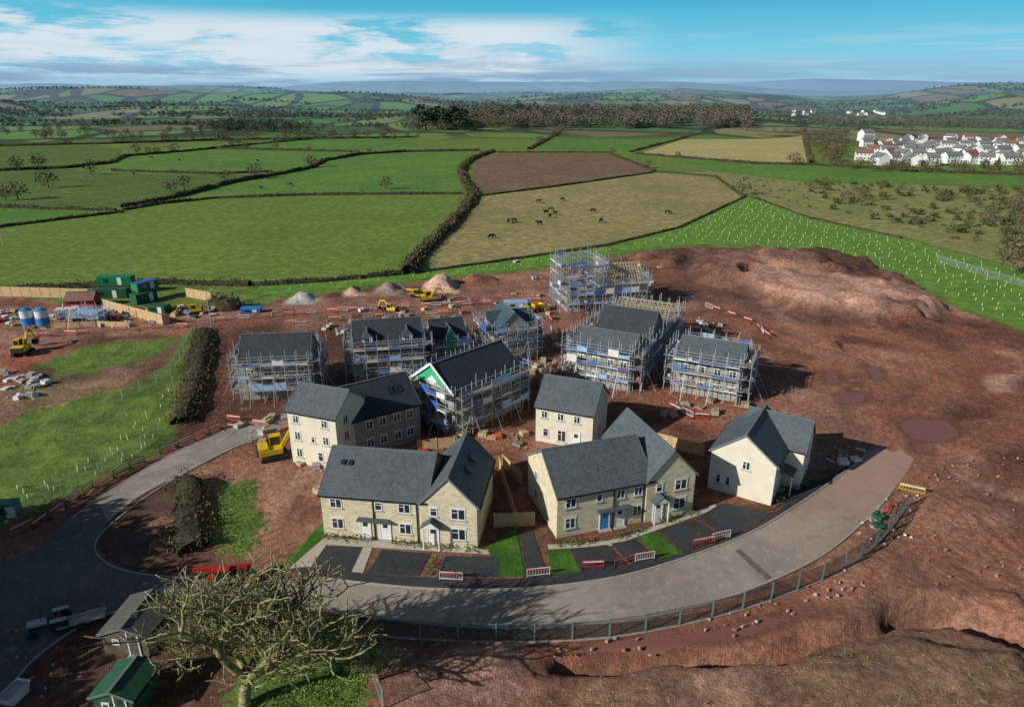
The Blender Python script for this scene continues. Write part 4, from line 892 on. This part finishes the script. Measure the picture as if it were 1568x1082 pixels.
def dumper(px,py,rot,k='red',s=1):
    e=empty('site_dumper',place(px,py,rot,0,s)); b=MB()
    for x in (-1.1,1.2):
        for y in (-.85,.85): wheel(b,x,y,.5,.4)
    b.build('wheels',e); b=MB(); b.box(-1.9,.4,-.6,.6,.5,1.1,k); b.box(-1.8,-.7,-.55,.55,1.1,1.5,k); b.box(-.6,-.1,-.3,.3,1.1,1.35,'black'); b.build('chassis',e,bevel=.04)
    b=MB(); b.add([(.3,-.6,.9),(1.9,-.7,.9),(2.3,-.95,1.7),(.1,-.95,1.9),(.3,.6,.9),(1.9,.7,.9),(2.3,.95,1.7),(.1,.95,1.9)],[(0,1,2,3),(4,5,6,7),(0,1,5,4),(1,2,6,5),(0,3,7,4)],k); b.build('skip',e)
    b=MB()
    for y in (-.55,.55): b.bar((-.7,y,1.1),(-.7,y,2.7),.08,'metald')
    b.bar((-.7,-.55,2.7),(-.7,.55,2.7),.08,'metald'); b.build('roll_bar',e)
def telehandler(px,py,rot,k='red',s=1):
    e=empty('telehandler',place(px,py,rot,0,s)); b=MB()
    for x in (-1.4,1.4):
        for y in (-1,1): wheel(b,x,y,.62,.42)
    b.build('wheels',e); b=MB(); b.box(-2.3,2.0,-.75,.75,.6,1.2,k); b.box(-2.4,-.6,-1.1,-.3,1.0,1.7,k); b.build('chassis',e,bevel=.05)
    b=MB(); b.box(-.5,.9,.15,1.0,1.2,2.4,'glass'); b.box(-.55,.95,.1,1.05,2.4,2.52,k); b.build('cab',e)
    b=MB(); b.bar((-2.2,-.1,1.9),(3.4,-.1,2.2),.4,k,.45); b.bar((3.3,-.1,2.2),(3.9,-.1,.8),.3,'metald')
    for y in (-.5,.3): b.bar((3.9,y,.5),(5.0,y,.5),.12,'metald',.08)
    b.build('boom_and_forks',e)
telehandler(350,893,190,'red',.85); dumper(815,478,30,'yellow'); telehandler(640,455,170,'yellow',.8); dumper(905,440,0,'red')
def tractor(px,py,rot):
    e=empty('vintage_tractor',place(px,py,rot,.04)); b=MB()
    for y in (-.75,.75): wheel(b,-.8,y,.68,.32); wheel(b,1.3,y*.85,.36,.2)
    b.build('wheels',e); b=MB(); b.box(-.9,1.5,-.28,.28,.6,1.15,'metald'); b.box(.1,1.6,-.3,.3,.95,1.3,'steel'); b.bar((.5,.1,1.3),(.5,.1,2.0),.08,'black'); b.build('engine_and_bonnet',e,bevel=.05)
    b=MB()
    for y in (-.78,.78): b.box(-1.4,-.2,y-.2,y+.2,1.4,1.48,'steel')
    b.box(-.8,-.35,-.25,.25,1.15,1.25,'red'); b.box(-.85,-.75,-.25,.25,1.25,1.6,'red'); b.cyl((.0,0,1.45),(.05,0,1.5),.22,.22,'black'); b.build('seat_and_mudguards',e)
tractor(80,965,205)
e=empty('flat_trailer',place(128,955,25,.04)); b=MB(); b.box(-1.8,1.8,-.7,.7,.6,.7,'grout')
for y in (-.8,.8): wheel(b,0,y,.35,.2)
b.bar((-1.8,0,.6),(-3,0,.5),.1,'metald'); b.bar((-1.6,.3,.8),(1.7,.3,.8),.14,'timber'); b.build('trailer_body',e)
for px in (46,69):
    b=MB(); b.cyl((0,0,.9),(0,0,2.4),1.15,1.15,'bluetank',24); b.cyl((0,0,2.4),(0,0,3.8),1.15,1.15,'whites',24); b.cyl((0,0,3.8),(0,0,4.3),1.15,.3,'bluetank',24)
    for a in range(4): b.bar((math.cos(a*1.57+.8)*.9,math.sin(a*1.57+.8)*.9,0),(math.cos(a*1.57+.8)*.9,math.sin(a*1.57+.8)*.9,1),.12,'steel')
    b.build('storage_silo',mat=place(px,503,0))
def container(name,px,py,rot,L,Wd,h,k,z=0,rk=None):
    b=MB(); n=int(L/.3)
    b.box(-L/2,L/2,-Wd/2,Wd/2,.12,h,k)
    for i in range(n):
        x=-L/2+.1+(L-.2)*i/n
        for y in (-Wd/2-.04,Wd/2): b.box(x,x+.14,y,y+.04,.25,h-.15,k)
    b.box(-L/2-.04,L/2+.04,-Wd/2-.06,Wd/2+.06,h,h+.1,rk or k); b.box(-L/2-.05,L/2+.05,-Wd/2-.05,Wd/2+.05,0,.12,'metald')
    b.box(L*.1,L*.1+.9,-Wd/2-.07,-Wd/2-.045,.2,min(2.1,h-.1),'whites'); b.box(-L*.3,-L*.3+1.1,-Wd/2-.07,-Wd/2-.045,min(1.1,h*.4),min(2,h*.8),'glass')
    b.build(name,mat=place(px,py,rot,z))
container('site_cabin',172,455,5,7.5,2.4,2.0,'gshed'); container('site_cabin',182,449,5,7.5,2.4,2.0,'green',2.1); container('shipping_container',222,462,60,5,2.3,2.2,'gshed'); container('shipping_container',226,458,60,5,2.3,1.8,'green',2.3,'blue')
container('shipping_container',140,492,-3,5,2.4,2.2,'bluew'); container('generator',14,790,10,2.2,1.4,1.7,'green'); container('shipping_container',790,470,8,5,2.2,1.2,'bluew'); container('shipping_container',385,478,10,4,2.0,1.0,'bluetank')
container('site_cabin',105,485,20,4,2.2,1.8,'whites'); container('site_cabin',245,478,-10,4,2.2,1.6,'gshed'); container('shipping_container',160,486,8,3.5,2.2,1.5,'whites')
house('red_roofed_shelter',(102,474),(145,472),lambda W:[(0,W,0,4.0,1.9,3.2,'x','roof_red','red')])
scaffold(place(105,497,0),0,6,0,2,3.8,seed=44,net=.1)
def shed(name,px,py,rot,w,d,h,r,wall,roof):
    mt=place(px,py,rot); house(name,None,None,lambda W:[(0,w,0,d,h,r,'y',roof,wall)],[('F',0,w*.3,1.0,.6,.6,False)],[('F',0,w*.7,wall,None,.8)],mat=mt,W=w)
M['feltroof']=basic('felt_roof',S(84,84,78),.2,2); M['shedwood']=basic('weathered_timber',S(92,84,72),.3,2)
shed('garden_shed',162,1000,-4,3.8,4.4,2.0,2.7,'shedwood','feltroof'); shed('green_shed',150,1098,-5,3.0,3.2,2.0,2.6,'gshed','gshed')
b=MB(); b.add([(-.7,-.5,0),(.7,-.5,0),(1.0,-.6,.9),(-1.0,-.6,.9),(-.7,.5,0),(.7,.5,0),(1.0,.6,.9),(-1.0,.6,.9)],[(0,1,2,3),(4,5,6,7),(0,3,7,4),(1,2,6,5),(0,1,5,4)],'whites'); b.box(-.9,.9,-.5,.5,.6,.7,'grout'); b.build('builders_skip',mat=place(24,1068,80))
# ---------------------------------------------------------------- material piles / debris
def pallet(b,x,y,a,k,h):
    c,s=math.cos(a),math.sin(a); tr=lambda px,py,pz:(x+px*c-py*s,y+px*s+py*c,pz)
    def bx(x0,x1,y0,y1,z0,z1,kk): b.add([tr(*p) for p in ((x0,y0,z0),(x1,y0,z0),(x1,y1,z0),(x0,y1,z0),(x0,y0,z1),(x1,y0,z1),(x1,y1,z1),(x0,y1,z1))],[(0,3,2,1),(4,5,6,7),(0,1,5,4),(1,2,6,5),(2,3,7,6),(3,0,4,7)],kk)
    for i in range(3): bx(-.6+i*.55,-.5+i*.55,-.5,.5,0,.1,'timber')
    bx(-.6,.6,-.5,.5,.1,.14,'timber')
    for i in range(3):
        for j in range(2): bx(-.57+i*.39,-.57+i*.39+.36,-.48+j*.49,-.02+j*.49,.141,.14+h*random.uniform(.7,1),k)
zones=[([(0,570),(80,575),(60,610),(0,615)],18,('whites','grout','grout')),([(490,560),(560,600),(540,640),(490,620)],4,('block','grout','brickred')),([(480,480),(860,440),(870,490),(500,520)],48,('grout','timber','block','whites','stones','brickred','bluew')),
 ([(820,500),(860,500),(860,590),(800,600),(790,560)],14,('block','timber','grout','whites')),([(1000,605),(1160,620),(1130,650),(1010,640)],9,('timber','board','block')),([(1060,480),(1110,500),(1120,560),(1080,560)],8,('timber','whites','grout')),
 ([(640,680),(800,650),(810,690),(760,700),(650,695)],10,('timber','grout','block','orange')),([(340,620),(440,640),(400,700),(330,690)],6,('grout','timber')),([(440,700),(495,705),(490,760),(440,740)],3,('timber','grout')),
 ([(1250,690),(1310,680),(1330,700),(1280,715)],4,('red','timber','whites')),([(0,470),(330,470),(330,500),(0,505)],54,('grout','timber','whites','bluew','gshed','block','red')),([(780,400),(1010,400),(1010,440),(780,430)],20,('timber','grout','whites','bluew')),([(640,480),(740,500),(740,560),(660,560)],8,('timber','block')),([(1320,810),(1350,790),(1350,815)],2,('gshed','grout'))]
b=MB()
for px,n,ks in zones:
    for p in inpoly(px,n): pallet(b,p[0],p[1],random.uniform(0,3),random.choice(ks),random.uniform(.2,.8))
b.build('pallet_stacks')
b=MB()
dz=[(a,int(n*2.5),ks) for a,n,ks in zones]+[([(1310,790),(1420,730),(1400,820),(1320,850)],34,('grout','whites','stones')),([(1050,960),(1300,870),(1330,900),(1100,985)],36,('stones','grout','stones')),([(830,985),(1000,975),(1000,1005),(850,1008)],14,('grout','stones')),([(1150,430),(1450,470),(1450,500),(1250,490)],50,('stones','stones')),([(1380,700),(1568,690),(1568,900),(1400,900)],50,('stones','stones')),([(0,950),(150,990),(140,1060),(0,1060)],14,('stones','grout'))]
for px,n,ks in dz:
    for p in inpoly(px,max(1,n)):
        a=random.uniform(0,6.28); lng=random.random()<.14 and 'stones' not in ks; L=random.uniform(.6,1.8) if lng else random.uniform(.1,.3); z=random.uniform(.04,.15); w_=random.uniform(.05,.12) if lng else random.uniform(.1,.26)
        b.bar((p[0],p[1],z),(p[0]+math.cos(a)*L,p[1]+math.sin(a)*L,z+random.uniform(-.03,.1)),w_,random.choice(ks+(('timber',) if lng else ks)),random.uniform(.05,.2))
b.build('construction_debris')
# ---------------------------------------------------------------- cows
def cowmesh(graze):
    V=[(0,0,1.05),(.55,0,1.1),(-.6,0,1.1),(-.85,0,1.08)]; E=[(0,1),(0,2),(2,3)]; Rr=[.36,.33,.34,.2]
    nk=[(.85,0,1.15),(1.15,0,.95 if graze else 1.35),(1.4,0,.45 if graze else 1.45),(1.55,0,.2 if graze else 1.3)]; i0=len(V); V+=nk; E+=[(1,i0),(i0,i0+1),(i0+1,i0+2),(i0+2,i0+3)]; Rr+=[.26,.17,.15,.08]
    for sx,par,kn in ((.5,1,.02),(-.65,2,-.12)):
        for sy in (-.22,.22):
            i=len(V); V+=[(sx,sy,.8),(sx+(.04 if sx<0 else 0),sy,.5),(sx+kn,sy,.38),(sx,sy,.04)]; E+=[(par,i),(i,i+1),(i+1,i+2),(i+2,i+3)]; Rr+=[.16,.09,.075,.07]
    i=len(V); V+=[(-1.0,0,.9),(-1.02,0,.45)]; E+=[(3,i),(i,i+1)]; Rr+=[.04,.05]
    me=bpy.data.meshes.new('cow'); me.from_pydata(V,E,[]); o=bpy.data.objects.new('cow',me); scene.collection.objects.link(o)
    o.modifiers.new('s','SKIN')
    for k_,r_ in enumerate(Rr): me.skin_vertices[0].data[k_].radius=(r_,r_)
    me.skin_vertices[0].data[0].use_root=True; o.modifiers.new('u','SUBSURF').levels=1
    dg=bpy.context.evaluated_depsgraph_get(); m2=bpy.data.meshes.new_from_object(o.evaluated_get(dg)); m2.materials.clear(); m2.materials.append(M['cow']); bpy.data.objects.remove(o); return m2
cm=[cowmesh(True),cowmesh(False)]
for px,py in ((752,366),(778,342),(787,341),(826,345),(836,328),(843,324),(850,330),(842,334),(908,326),(920,341),(1022,328),(825,311),(862,308),(418,272),(400,290),(232,243),(275,247),(445,285),(205,268),(395,248)):
    o=bpy.data.objects.new('cow',cm[random.randint(0,1)]); scene.collection.objects.link(o); x,y=G(px,py); o.location=(x,y,FZ); o.rotation_euler=(0,0,random.uniform(0,6.28)); o.scale=(1.15,)*3
b=MB(); b.cyl((0,0,0),(0,0,9),.14,.1,'timber',8); b.bar((-.9,0,8.5),(.9,0,8.5),.1,'timber'); b.build('telegraph_pole',mat=place(5,375,20)); 
b=MB(); b.cyl((0,0,0),(0,0,8),.1,.06,'steel',8); b.bar((0,0,8),(.9,0,8.1),.08,'steel'); b.box(.7,1.2,-.1,.1,8.03,8.13,'whites'); b.build('street_lamp',mat=place(325,505,20))
# ---------------------------------------------------------------- light, sky, camera
sd=Vector((-.87,-.49,0)).normalized(); el=math.radians(26); to_sun=Vector((sd.x*math.cos(el),sd.y*math.cos(el),math.sin(el)))
L=bpy.data.lights.new('sun','SUN'); L.energy=5.0; L.angle=math.radians(.5); L.color=(1,.96,.89); lo=bpy.data.objects.new('sun',L); scene.collection.objects.link(lo); lo.rotation_euler=(-to_sun).to_track_quat('-Z','Y').to_euler()
w=bpy.data.worlds.new('World'); scene.world=w; w.use_nodes=True; nt=w.node_tree; nt.nodes.clear()
sky=N(nt,'ShaderNodeTexSky',{'sky_type':'NISHITA','sun_disc':False,'sun_elevation':el,'sun_rotation':math.atan2(sd.x,sd.y)%(2*math.pi),'air_density':1.0,'dust_density':.6,'ozone_density':1.5})
tc=N(nt,'ShaderNodeTexCoord').outputs['Generated']; sp=N(nt,'ShaderNodeSeparateXYZ',Vector=tc)
zc=sp.outputs[2]; xc=sp.outputs[0]
low=nt.nodes.new('ShaderNodeValToRGB'); nt.links.new(math_(nt,'MULTIPLY',zc,4.0,True),low.inputs[0])
STR=.052
e=low.color_ramp; K=1/STR
def C10(r,g,b_): return (lin(r)*K,lin(g)*K,lin(b_)*K,1)
e.elements[0].color=C10(156,190,214); e.elements[1].position=1; e.elements[1].color=C10(56,136,198)
for p_,c_ in ((.1,(152,200,226)),(.22,(128,202,228)),(.38,(92,188,218)),(.5,(68,168,210))): q=e.elements.new(p_); q.color=C10(*c_)
base=mixc(nt,ramp(nt,zc,.13,.25),low.outputs[0],sky.outputs[0])
mp=N(nt,'ShaderNodeMapping',Vector=tc,Scale=(3.4,3.4,20)); n1=noise_(nt,mp.outputs[0],1.9,12,.6,.25)
mp2=N(nt,'ShaderNodeMapping',Vector=tc,Scale=(2,2,34)); n2=noise_(nt,mp2.outputs[0],2.4,7,.55,.3)
side=math_(nt,'SUBTRACT',1.0,ramp(nt,xc,.0,.22)); bandm=math_(nt,'MULTIPLY',ramp(nt,zc,.008,.035),math_(nt,'SUBTRACT',1.0,ramp(nt,zc,.078,.104)))
cm_=math_(nt,'MULTIPLY',math_(nt,'MULTIPLY',side,bandm),ramp(nt,math_(nt,'ADD',n1,.13),.50,.64))
base=mixc(nt,math_(nt,'MULTIPLY',cm_,.95),base,C10(216,228,238))
base=mixc(nt,math_(nt,'MULTIPLY',math_(nt,'MULTIPLY',ramp(nt,n2,.5,.66),math_(nt,'SUBTRACT',1.0,ramp(nt,zc,.05,.09))),.4),base,C10(190,212,228))
grey=math_(nt,'MULTIPLY',math_(nt,'MULTIPLY',math_(nt,'SUBTRACT',1.0,ramp(nt,zc,.022,.05)),ramp(nt,n2,.38,.58)),math_(nt,'SUBTRACT',1.0,math_(nt,'MULTIPLY',ramp(nt,xc,.0,.5),.5)))
base=mixc(nt,math_(nt,'MULTIPLY',grey,.8),base,C10(120,156,190))
bg=N(nt,'ShaderNodeBackground',Color=base,Strength=STR); o=nt.nodes.new('ShaderNodeOutputWorld'); nt.links.new(bg.outputs[0],o.inputs[0])
cam=bpy.data.cameras.new('camera'); co=bpy.data.objects.new('camera',cam); scene.collection.objects.link(co); scene.camera=co
cam.sensor_width=36; cam.lens=F/1568*36; cam.clip_start=.5; cam.clip_end=60000; co.location=(0,0,H); co.rotation_euler=(math.pi/2-P,0,0)
scene.view_settings.view_transform='Standard'; scene.view_settings.look='None'; scene.view_settings.exposure=0
